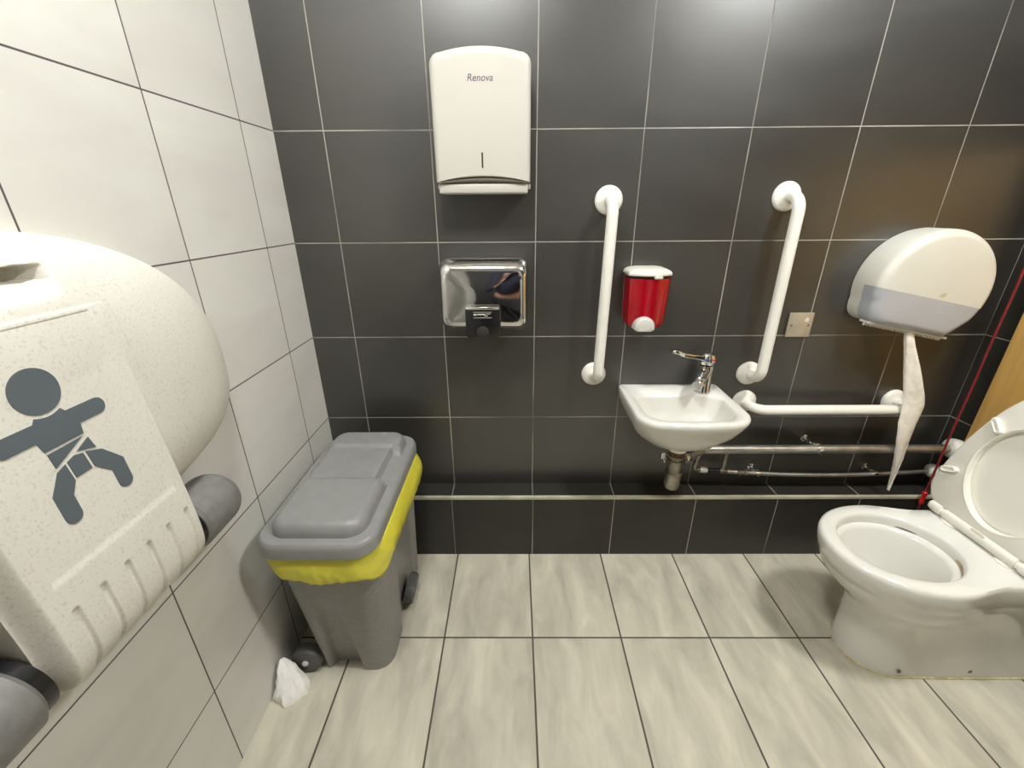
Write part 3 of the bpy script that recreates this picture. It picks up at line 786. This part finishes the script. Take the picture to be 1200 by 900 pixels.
# mixer tap with a long lever
tpx, tpy = 0.563, -0.057
ta = thing('mixer_tap', 'chrome mixer tap with a long flat lever on the basin corner', 'tap', (tpx, tpy, 0.68))
b = B(); lathe(b, [(0.027, 0.0), (0.0275, 0.004), (0.0245, 0.010), (0.0235, 0.055), (0.022, 0.095), (0.0005, 0.097)], (tpx, tpy, 0.680), (0, 0, 1), 36); obj('body', b, M_chrome, ta)
b = B()
ring_s = []
for t_, rw, rh in ((0, 0.020, 0.019), (0.3, 0.0195, 0.018), (0.7, 0.0185, 0.0165), (0.95, 0.018, 0.0155), (1.0, 0.015, 0.012)):
    c = Vector((tpx, tpy, 0.752)).lerp(Vector((tpx-0.056, tpy-0.080, 0.736)), t_)
    ax = Vector((-0.056, -0.080, -0.016)).normalized(); u_ = ax.cross(Vector((0, 0, 1))).normalized(); w_ = u_.cross(ax)
    ring_s.append([c + u_*rw*math.cos(2*PI*k/24) + w_*rh*math.sin(2*PI*k/24) for k in range(24)])
loft(b, ring_s); obj('spout', b, M_chrome, ta, 50)
b = B(); lathe(b, [(0.011, 0), (0.0118, 0.004), (0.0118, 0.013), (0.009, 0.014), (0.0005, 0.012)], (tpx-0.046, tpy-0.066, 0.728), (0, 0, -1), 24); obj('aerator', b, M_chrome, ta)
b = B(); lathe(b, [(0.0225, 0.0), (0.024, 0.003), (0.024, 0.026), (0.020, 0.033), (0.010, 0.036), (0.0005, 0.0365)], (tpx, tpy, 0.779), (0.02, 0, 1), 36); lv = obj('lever', b, M_chrome, ta)
b = B(); la, lb = Vector((tpx-0.012, tpy-0.006, 0.800)), Vector((tpx-0.133, tpy-0.028, 0.826))
ax = (lb-la).normalized(); sd_ = Vector((0.16, -1, 0)).normalized(); up_ = ax.cross(sd_).normalized()
if up_.z < 0: up_ = -up_
rr_ = []
for t_, w, h, dz in ((0, 0.011, 0.009, 0), (0.12, 0.0085, 0.008, 0), (0.60, 0.0075, 0.0068, 0.0), (0.72, 0.009, 0.007, 0.002), (0.80, 0.0125, 0.0065, 0.006), (0.97, 0.0125, 0.0055, 0.007), (1.0, 0.010, 0.0035, 0.007)):
    c = la.lerp(lb, t_) + up_*dz
    rr_.append([c + sd_*u + up_*v for u, v in rrect(2*w, 2*h, 0.003, 4)])
loft(b, rr_); obj('lever_arm', b, M_chrome, lv, 40)
b = B(); box(b, tpx-0.020, tpx-0.004, tpy-0.0262, tpy-0.0238, 0.797, 0.800); cm = obj('cold_mark', b, mat('blue_mark', rgb(50, 70, 140), 0.4), lv)
b = B(); box(b, tpx+0.004, tpx+0.016, tpy-0.0252, tpy-0.0228, 0.797, 0.800); obj('hot_mark', b, M_red, lv)

# bottle trap
bt = thing('bottle_trap', 'grey chrome bottle trap with rusty collar hanging under the basin', 'trap', (BX, -0.165, 0.375))
b = B(); lathe(b, [(0.0265, 0), (0.0265, -0.012), (0.0245, -0.014), (0.0245, -0.022)], (BX, -0.165, 0.5215), (0, 0, 1), 24); obj('collar', b, M_rust, bt)
b = B(); lathe(b, [(0.020, 0), (0.0255, -0.001), (0.0255, -0.010), (0.022, -0.011), (0.022, -0.016), (0.026, -0.017), (0.026, -0.024), (0.023, -0.026), (0.0235, -0.062), (0.0275, -0.065), (0.0275, -0.074), (0.0255, -0.078), (0.0250, -0.118), (0.021, -0.128), (0.008, -0.132), (0.0005, -0.132)], (BX, -0.165, 0.5005), (0, 0, 1), 36); obj('bottle', b, M_dull, bt)
b = B(); box(b, BX-0.046, BX-0.024, -0.158, -0.150, 0.478, 0.503, 0.003, 2); tube(b, [(BX-0.036, -0.154, 0.50), (BX-0.040, -0.162, 0.486), (BX-0.035, -0.166, 0.472)], 0.003, 8); obj('clamp', b, M_chrome, bt)
# waste pipe
wpz, wpy = 0.468, -0.080
wpp = thing('waste_pipe', 'thick chrome waste pipe running right from the trap along the dark wall', 'pipe', (1.0, wpy, wpz))
b = B(); tube(b, fillet([(BX+0.026, -0.158, wpz+0.008), (BX+0.070, -0.125, wpz+0.004), (BX+0.125, wpy, wpz), (XR-0.030, wpy, wpz)], 0.03, 6), 0.0150, 24); obj('pipe', b, M_pipe, wpp, 60)
b = B(); lathe(b, [(0.0185, 0), (0.0195, 0.003), (0.0195, 0.022), (0.0185, 0.025)], (BX+0.030, -0.155, wpz+0.008), (0.044, 0.033, -0.004), 24); obj('trap_nut', b, M_chrome, wpp)
def clip(x, y, z, r, parent):
    b = B(); lathe(b, [(r+0.001, -0.006), (r+0.004, -0.006), (r+0.004, 0.006), (r+0.001, 0.006)], (x, y, z), (1, 0, 0), 24)
    box(b, x-0.007, x+0.007, y+r, -0.002, z-0.006, z+0.006, 0.002, 1)
    lathe(b, [(0.014, 0), (0.014, 0.003), (0.007, 0.006), (0.005, 0.012)], (x, -0.0005, z), (0, -1, 0), 20)
    box(b, x-0.022, x+0.002, y-0.002, y+0.012, z+r+0.001, z+r+0.007, 0.002, 2)
    obj('clip', b, M_chrome, parent)
clip(0.995, wpy, wpz, 0.0150, wpp)
b = B(); lathe(b, [(0.017, 0), (0.026, 0.004), (0.034, 0.012), (0.036, 0.024), (0.033, 0.036), (0.028, 0.050)], (XR-0.050, wpy, wpz), (1, 0, 0), 32); wc = obj('wall_collar', b, M_abs, wpp); wc['label'] = 'white plastic wall collar'
# supply pipe
spz, spy = 0.340, -0.045
spp = thing('supply_pipe', 'thin metal water pipe with fittings running low along the dark wall', 'pipe', (1.0, spy, spz))
sag = [(0.700 + (XR-0.030-0.700)*i/20, spy, spz + 0.012*(2*i/20-1)**2 + 0.002 - 0.006*math.sin(PI*i/20)) for i in range(21)]
b = B(); tube(b, sag, 0.0078, 16); obj('pipe', b, M_pipe, spp, 60)
b = B(); lathe(b, [(0.0085, 0), (0.0125, 0.001), (0.0125, 0.012), (0.0095, 0.014), (0.0095, 0.022), (0.0125, 0.024), (0.0125, 0.036), (0.0085, 0.038)], (0.752, spy, spz+0.009), (1, 0, -0.03), 6); obj('coupling', b, M_dull, spp, 20)
b = B(); tube(b, [(0.640, spy, 0.358), (0.705, spy, 0.353)], 0.0095, 14); obj('dark_hose_end', b, M_black, spp)
b = B(); lathe(b, [(0.0105, 0), (0.0115, 0.003), (0.0115, 0.022), (0.0095, 0.027), (0.0005, 0.027)], (0.612, spy, 0.361), (1, 0, -0.05), 18); obj('end_fitting', b, M_grey, spp)
b = B(); tube(b, fillet([(0.606, spy, 0.455), (0.590, spy, 0.361), (0.625, spy, 0.361)], 0.012, 5), 0.0075, 14); obj('riser', b, M_dull, spp, 60)
b = B(); tube(b, [(0.701, spy, 0.455), (0.697, spy, 0.354)], 0.0078, 14); obj('riser', b, M_dull, spp)
b = B(); lathe(b, [(0.0085, 0), (0.0115, 0.002), (0.0115, 0.026), (0.0085, 0.030)], (0.683, spy, 0.3555), (1, 0, -0.05), 16); obj('tee_fitting', b, M_dull, spp)
clip(0.826, spy, spz+0.004, 0.0078, spp); clip(1.255, spy, spz+0.004, 0.0078, spp)
b = B(); lathe(b, [(0.010, 0), (0.018, 0.003), (0.025, 0.010), (0.026, 0.020), (0.022, 0.033), (0.018, 0.044)], (XR-0.044, spy, spz+0.013), (1, 0, 0), 28); wc = obj('wall_collar', b, M_abs, spp); wc['label'] = 'white plastic wall collar'

# ------------------------------------------------------------------ toilet
TY = -0.462
to = thing('toilet', 'white ceramic toilet with its seat and lid raised beside the dark wall', 'toilet', (1.1, TY, 0))
KH = 40
def pan_half(xf, hw, hs, xm_len=0.20, xb=1.474, rb=0.02):
    """half outline from the front tip back to the wall (x, half width)"""
    pts = []; xm = xf + xm_len
    for i in range(18):
        a = PI/2*i/17; pts.append((xm - xm_len*math.cos(a), hw*math.sin(a)**0.94))
    for i in range(1, 13):
        t_ = i/12; pts.append((xm + 0.15*t_, hw + (hs-hw)*smooth01(t_)))
    x0 = xm + 0.15
    for i in range(1, 7): pts.append((x0 + (xb - x0)*i/6, hs))
    pts += [(xb, hs*0.66), (xb, hs*0.33), (xb, 0.0)]
    return pts
def full(half, z):
    up = [(x, TY + w, z) for x, w in half]; dn = [(x, TY - w, z) for x, w in half[1:-1]][::-1]
    return up + dn
def inner_half(xf, xr, hw, n=39, p=0.96):
    pts = []
    for i in range(n):
        a = PI*i/(n-1); c = (xf+xr)/2; h = (xr-xf)/2
        pts.append((c - h*math.cos(a), hw*math.sin(a)**p))
    pts[0] = (xf, 0); pts[-1] = (xr, 0); return pts
H0 = pan_half(0.93, 0.09, 0.09); nH = len(H0)
LV = [(0.925, 0.098, 0.100, 0.12, 0.000), (0.925, 0.098, 0.100, 0.12, 0.05), (0.922, 0.098, 0.102, 0.12, 0.14), (0.915, 0.101, 0.106, 0.125, 0.19), (0.893, 0.116, 0.116, 0.14, 0.225), (0.855, 0.141, 0.128, 0.165, 0.262), (0.825, 0.157, 0.137, 0.185, 0.295), (0.812, 0.164, 0.142, 0.195, 0.325),
      (0.810, 0.165, 0.142, 0.197, 0.332), (0.807, 0.1665, 0.143, 0.198, 0.334), (0.799, 0.170, 0.146, 0.20, 0.365), (0.796, 0.171, 0.146, 0.20, 0.385), (0.798, 0.170, 0.145, 0.20, 0.395), (0.806, 0.164, 0.140, 0.197, 0.4005)]
rings = [full(pan_half(xf, hw, hs, xm), z) for xf, hw, hs, xm, z in LV]
INR = [(0.834, 1.122, 0.130, 0.4005), (0.838, 1.119, 0.126, 0.397), (0.840, 1.117, 0.124, 0.388), (0.842, 1.116, 0.123, 0.370), (0.850, 1.105, 0.112, 0.366), (0.856, 1.100, 0.108, 0.358), (0.885, 1.095, 0.092, 0.310), (0.925, 1.090, 0.070, 0.262), (0.970, 1.088, 0.052, 0.225), (1.005, 1.086, 0.040, 0.200), (1.030, 1.075, 0.022, 0.170), (1.045, 1.065, 0.010, 0.160)]
rings += [full(inner_half(a, c, h, nH), z) for a, c, h, z in INR]
b = B(); loft(b, rings); pan = obj('pan', b, M_ceramic, to, 50)
b = B(); loft(b, [full(inner_half(0.990, 1.084, 0.042, nH), 0.206), full(inner_half(0.990, 1.084, 0.042, nH), 0.208)]); obj('bowl_water', b, mat('water', rgb(225, 228, 225), 0.03, Transmission_Weight=1.0, IOR=1.33), to)
# yellowed bead of sealant round the foot
b = B(); sring = [Vector(p) for p in full(pan_half(0.925, 0.099, 0.101, 0.12), 0.001)]
tube(b, [Vector((p.x, p.y, 0.0015 + 0.0012*noise.noise(p*30))) for p in sring], 0.0032, 8); obj('floor_sealant', b, M_seal, to)
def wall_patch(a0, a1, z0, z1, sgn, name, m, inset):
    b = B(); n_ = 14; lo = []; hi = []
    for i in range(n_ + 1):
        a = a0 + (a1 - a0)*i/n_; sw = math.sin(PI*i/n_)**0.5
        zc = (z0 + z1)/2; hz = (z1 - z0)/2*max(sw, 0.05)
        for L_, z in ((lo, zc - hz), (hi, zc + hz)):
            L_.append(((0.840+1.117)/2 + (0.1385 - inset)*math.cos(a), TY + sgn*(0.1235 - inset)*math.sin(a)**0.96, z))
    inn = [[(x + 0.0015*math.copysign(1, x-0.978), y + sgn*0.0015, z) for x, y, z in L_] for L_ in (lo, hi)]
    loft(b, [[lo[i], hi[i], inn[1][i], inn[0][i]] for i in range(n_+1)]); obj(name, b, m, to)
wall_patch(0.25, 0.80, 0.371, 0.384, -1, 'rim_stain', M_stain, 0.0008)
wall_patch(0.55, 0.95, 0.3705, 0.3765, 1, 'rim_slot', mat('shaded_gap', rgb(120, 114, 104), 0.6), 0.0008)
for x in (1.025, 1.225):
    b = B(); lathe(b, [(0.006, 0), (0.006, 0.002), (0.003, 0.004), (0.0005, 0.004)], (x, TY-0.0985, 0.028), (0, -1, 0), 14); obj('fixing_hole', b, M_dull, to)
# seat and lid, standing open
HXP, HZP = 1.208, 0.424; LEAN = math.radians(6)
def up3(w, h, d):   # w across (+ = far side), h up along the raised seat, d towards the viewer side (-X)
    return (HXP + h*math.sin(LEAN) - d*math.cos(LEAN), TY + w, HZP + h*math.cos(LEAN) + d*math.sin(LEAN))
def seat_out(ins=0.0, n=64):
    W, Hh = 0.180 - ins, 0.418 - ins; z0 = 0.004 + ins
    pts = []
    # right side up, round the top, left side down
    hm = 0.215
    pts.append((W*0.80, z0)); pts.append((W*0.90, z0 + 0.006)); 
    for i in range(9):
        t_ = i/8; pts.append((W*(0.93 + 0.07*math.sin(t_*PI/2)), z0 + 0.02 + (0.060 - z0 - 0.02)*t_ if z0 < 0.05 else z0 + 0.02 + 0.003*t_))
    vb = pts[-1][1]; half = []
    for i in range(1, n//2 + 1):
        t_ = 1 - (1 - i/(n//2))**2.2; half.append((W*max(0.0, 1 - t_**1.4)**0.45, vb + (Hh - vb)*t_))
    pts += half + [(-u, v) for u, v in half[:-1]][::-1]
    L_ = [(-u, v) for u, v in pts[:11]][::-1]
    ub = W*0.80
    return pts + L_ + [(-ub + 2*ub*i/24, z0) for i in range(1, 24)]
def seat_hole(ins=0.0, n=None):
    N_ = len(seat_out()); A, C, Bv = 0.108 + ins, 0.172, 0.140 + ins
    # same number of points, matched by angle round the centre
    so_ = seat_out(); out = []
    for u, v in so_:
        a = math.atan2((v - C)/1.1, u); out.append((A*math.cos(a), C + Bv*math.sin(a)))
    return out
b = B()
lvl = [(0.006, 0.0), (0.0, 0.003), (0.0, 0.010), (0.004, 0.016), (0.010, 0.018)]
rings = [[up3(u, v, d) for u, v in seat_out(i_)] for i_, d in lvl] + [[up3(u, v, d) for u, v in seat_hole(i_)] for i_, d in ((0.010, 0.018), (0.004, 0.0195), (0.0, 0.017), (0.0, 0.002))]
rings.append(rings[0])
loft(b, rings, False, False); seat = obj('seat_ring', b, M_seat, to, 45)
for u, v, an in ((0.146, 0.118, -0.45), (-0.146, 0.118, PI+0.45), (0.098, 0.286, 0.85), (-0.098, 0.286, PI-0.85)):
    b = B(); rings = []
    for sc_, d in ((1, 0.016), (1, 0.025), (0.85, 0.0285), (0.72, 0.0285), (0.62, 0.0265)):
        o_ = rrect(0.046*sc_, 0.017*(1 - (1-sc_)*1.4), 0.0084, 6); ca, sa = math.cos(an), math.sin(an)
        rings.append([up3(u + p*ca - q*sa, v + p*sa + q*ca, d) for p, q in o_])
    loft(b, rings); obj('buffer', b, M_seat, seat)
b = B()
lvl = [(0.012, -0.022), (0.004, -0.020), (0.0, -0.014), (0.0, -0.004), (0.004, -0.001), (0.05, 0.0005)]
loft(b, [[up3(u*1.012, v*1.008, d) for u, v in seat_out(i_)] for i_, d in lvl]); obj('lid', b, M_seat, to, 45)
# hinge bar with its push button
b = B(); hx_, hz_ = 1.200, 0.4185
pr_ = [(0.0005, -0.148), (0.009, -0.147), (0.015, -0.142), (0.0175, -0.134), (0.0175, -0.108), (0.0130, -0.106), (0.0130, -0.098), (0.0175, -0.096)]
prof_ = pr_ + [(r, -h) for r, h in pr_[::-1]]
lathe(b, prof_, (hx_, TY+0.006, hz_), (0, 1, 0), 28); hg = obj('hinge_bar', b, M_seat, to, 40)
b = B(); rings = [[(hx_ - 0.0125 - d*0.8, TY + 0.006 + q, hz_ + 0.0118 + d*0.6 + p*0.7) for p, q in rrect(0.012*s_, 0.030*s_, 0.0059*s_, 6)] for s_, d in ((1.25, 0.0), (1.2, 0.003), (0.95, 0.0035), (0.9, 0.002))]
loft(b, rings); obj('release_button', b, M_seat, hg)
for s_ in (1, -1):
    b = B(); lathe(b, [(0.026, 0.0), (0.026, 0.003), (0.020, 0.006), (0.010, 0.008), (0.010, 0.014)], (1.203, TY + 0.006 + s_*0.075, 0.400), (0, 0, 1), 24); obj('hinge_foot', b, M_seat, to)

# ------------------------------------------------------------------ emergency pull cord in the corner
CX, CY = 1.404, -0.105
pc = thing('pull_cord', 'red emergency pull cord with red toggle hanging in the dark right corner', 'pull cord', (CX, CY, ZC))
b = B(); tube(b, [(CX + 0.001*math.sin(i*1.7), CY, ZC - 0.02 - (ZC - 0.02 - 0.300)*i/24) for i in range(25)], 0.0034, 10); obj('cord', b, M_cord, pc)
b = B(); lathe(b, [(0.0045, 0), (0.008, -0.003), (0.0085, -0.012), (0.0065, -0.016), (0.0065, -0.036), (0.0085, -0.042), (0.006, -0.050), (0.0005, -0.050)], (CX, CY, 0.306), (0, 0, 1), 20); obj('toggle', b, M_red, pc)
b = B(); tube(b, [(CX, CY, 0.258), (CX, CY, 0.20), (CX+0.002, CY, 0.12)], 0.003, 8); obj('cord_tail', b, M_cord, pc)
b = B(); lathe(b, [(0.040, 0), (0.042, -0.006), (0.036, -0.020), (0.010, -0.026), (0.0005, -0.026)], (CX-0.005, CY, ZC), (0, 0, 1), 28); obj('ceiling_switch', b, M_white, pc)

# wood faced panel on the right wall
b = B(); box(b, XR-0.014, XR, -1.20, -0.089, 0.42, 1.42, 0.002, 2); wd = obj('wood_panel', b, M_wood, None, 30, origin=(XR-0.007, -0.645, 0.42)); tag(wd, 'orange-tan wood panel on the right wall behind the toilet', 'panel')

# ------------------------------------------------------------------ photographer (mirrored in the dryer) and phone
M_skin = mottled('skin', rgb(214, 166, 140), rgb(205, 154, 128), 12, 0.5, Subsurface_Weight=0.05)
M_navy = mottled('navy_cloth', rgb(28, 32, 52), rgb(22, 25, 42), 30, 0.85, bump=0.3, bscale=60)
M_jean = mottled('dark_trouser_cloth', rgb(30, 30, 36), rgb(24, 24, 30), 40, 0.85)
M_hair = mottled('brown_hair', rgb(74, 54, 40), rgb(52, 38, 28), 60, 0.6, bump=0.5, bscale=200)
PX, PY = 0.03, -1.84
pe = thing('person', 'person in navy jacket holding a phone, mirrored in the chrome hand dryer', 'person', (PX, PY, 0))
def skin(name, chains, m, parent, sub=2):
    """chains: lists of (key or point, radius); equal keys join; first point of first chain is the root"""
    verts, rad, edges, idx = [], [], [], {}
    for ch in chains:
        prev = None
        for p, r in ch:
            k = tuple(round(c, 4) for c in p)
            if k not in idx: idx[k] = len(verts); verts.append(Vector(p) - base_of(parent)); rad.append(r)
            if prev is not None: edges.append((prev, idx[k]))
            prev = idx[k]
    me = bpy.data.meshes.new(name); me.from_pydata(verts, edges, [])
    o = bpy.data.objects.new(name, me); COL.objects.link(o); o.parent = parent; me.materials.append(m)
    sm = o.modifiers.new('skin', 'SKIN'); sm.use_smooth_shade = True
    for v, r in zip(me.skin_vertices[0].data, rad): v.radius = (r, r)
    me.skin_vertices[0].data[0].use_root = True
    ss = o.modifiers.new('smooth', 'SUBSURF'); ss.levels = sub; ss.render_levels = sub
    return o
def P(x, y, z): return (PX + x, PY + y, z)
camP = Vector((-0.06399, -1.37193, 1.25414)); fw = Vector((0, 0.924, -0.383)); upv = Vector((0, 0.383, 0.924))
phc = camP - fw*0.010 + Vector((0.055, 0, 0)) - upv*0.022           # centre of the phone held sideways
pelvis, waist, chest, neckb = P(0, 0, 0.96), P(0, 0.0, 1.10), P(0, 0.01, 1.32), P(0, 0.015, 1.47)
body, arms_c, legs_c = [[(pelvis, 0.13), (waist, 0.12), (chest, 0.135), (neckb, 0.06), (P(0, 0.03, 1.53), 0.052), (P(0, 0.05, 1.60), 0.080), (P(0, 0.055, 1.67), 0.088), (P(0, 0.045, 1.735), 0.062)],
    [(P(0, 0.05, 1.60), 0.080), (P(0, 0.125, 1.615), 0.016), (P(0, 0.150, 1.605), 0.010)]], [], []
for s_ in (-1, 1):
    sh, el = P(s_*0.175, 0.01, 1.42), P(s_*0.25, 0.10, 1.15)
    wr = tuple(phc + Vector((s_*0.110, 0, 0)) - fw*0.075 - upv*0.050)
    pm = tuple(phc + Vector((s_*0.098, 0, 0)) - fw*0.030 - upv*0.018)
    body.append([(chest, 0.135), (sh, 0.055), (el, 0.043), (wr, 0.027), (pm, 0.024)])
    arms_c.append([(chest, 0.150), (sh, 0.072), (el, 0.058), (tuple(Vector(el).lerp(Vector(wr), 0.85)), 0.042)])
    c0 = phc + Vector((s_*0.086, 0, 0))
    for k, (dz, L_) in enumerate(((0.030, 0.9), (0.010, 1.0), (-0.010, 0.95), (-0.028, 0.8))):
        a = c0 + upv*dz - fw*0.014 + Vector((s_*0.010, 0, 0)); b2 = c0 + upv*dz*0.95 + Vector((s_*0.006, 0, 0)) + fw*0.0005; c2 = c0 + upv*dz*0.9 - Vector((s_*0.018*L_, 0, 0)) + fw*0.009
        body.append([(pm, 0.024), (tuple(a), 0.0095), (tuple(b2), 0.0088), (tuple(c2), 0.0078)])
    t1 = c0 - fw*0.024 - upv*0.012; t2 = c0 - fw*0.017 - Vector((s_*0.026, 0, 0)) + upv*0.004
    body.append([(pm, 0.024), (tuple(t1), 0.011), (tuple(t2), 0.0095)])
    hip, kn, an = P(s_*0.095, 0, 0.90), P(s_*0.105, 0.015, 0.50), P(s_*0.11, -0.02, 0.09)
    body.append([(pelvis, 0.13), (hip, 0.085), (kn, 0.055), (an, 0.036), (P(s_*0.118, 0.08, 0.045), 0.034), (P(s_*0.125, 0.15, 0.036), 0.028)])
    legs_c.append([(P(0, 0, 0.99), 0.142), (hip, 0.102), (kn, 0.075), (P(s_*0.11, -0.012, 0.13), 0.060)])
skin('body', body, M_skin, pe)
skin('jacket', [[(P(0, 0, 0.97), 0.155), (waist, 0.148), (chest, 0.155), (P(0, 0.015, 1.44), 0.085)]] + arms_c, M_navy, pe)
skin('trousers', legs_c, M_jean, pe)
for s_ in (-1, 1):
    skin('shoe', [[(P(s_*0.11, -0.045, 0.052), 0.048), (P(s_*0.116, 0.05, 0.050), 0.050), (P(s_*0.127, 0.165, 0.040), 0.038)]], M_black, pe)
skin('hair', [[(P(0, -0.015, 1.60), 0.080), (P(0, 0.0, 1.69), 0.098), (P(0, 0.035, 1.755), 0.080), (P(0, 0.085, 1.755), 0.040)]], M_hair, pe)
for s_ in (-1, 1):
    b = B(); bmesh.ops.create_uvsphere(b, u_segments=16, v_segments=10, radius=0.012); b.transform(Matrix.Translation(P(s_*0.033, 0.126, 1.645))); obj('eye', b, M_black, pe)
    skin('ear', [[(P(s_*0.083, 0.04, 1.62), 0.012), (P(s_*0.090, 0.035, 1.65), 0.018), (P(s_*0.088, 0.032, 1.67), 0.012)]], M_skin, pe)
b = B(); box(b, PX-0.026, PX+0.026, PY+0.118, PY+0.131, 1.566, 1.575, 0.004, 2); obj('mouth', b, mat('lips', rgb(170, 100, 92), 0.5), pe)
ph = thing('phone', 'dark phone held sideways in both hands of the photographer', 'phone', tuple(phc))
b = B(); box(b, -0.075, 0.075, -0.0365, 0.0365, -0.004, 0.004, 0.0035, 3)
RM = Matrix((( 1, 0, 0, 0), (0, upv.y, -fw.y, 0), (0, upv.z, -fw.z, 0), (0, 0, 0, 1)))
b.transform(Matrix.Translation(phc) @ RM); obj('case', b, M_black, ph)
b = B(); box(b, -0.070, 0.070, -0.033, 0.033, 0.0040, 0.0046); b.transform(Matrix.Translation(phc) @ RM); obj('screen', b, mat('dark_glass', rgb(20, 22, 26), 0.1), ph)

# ------------------------------------------------------------------ camera, world, view
cd = bpy.data.cameras.new('camera'); cam = bpy.data.objects.new('camera', cd); COL.objects.link(cam)
cam.location = (-0.06399, -1.37193, 1.25414); cam.rotation_euler = (1.17795, 0.00641, 0.00551)
cd.sensor_width = 36; cd.lens = 498.22/1200*36; cd.clip_start = 0.01
sc.camera = cam
w = bpy.data.worlds.new('world'); sc.world = w; w.use_nodes = True
w.node_tree.nodes['Background'].inputs['Color'].default_value = (0.9, 0.92, 1, 1)
w.node_tree.nodes['Background'].inputs['Strength'].default_value = 0.05
vs_ = sc.view_settings; vs_.view_transform = 'Standard'; vs_.look = 'None'; vs_.exposure = 0.0; vs_.gamma = 1.0; vs_.use_curve_mapping = False
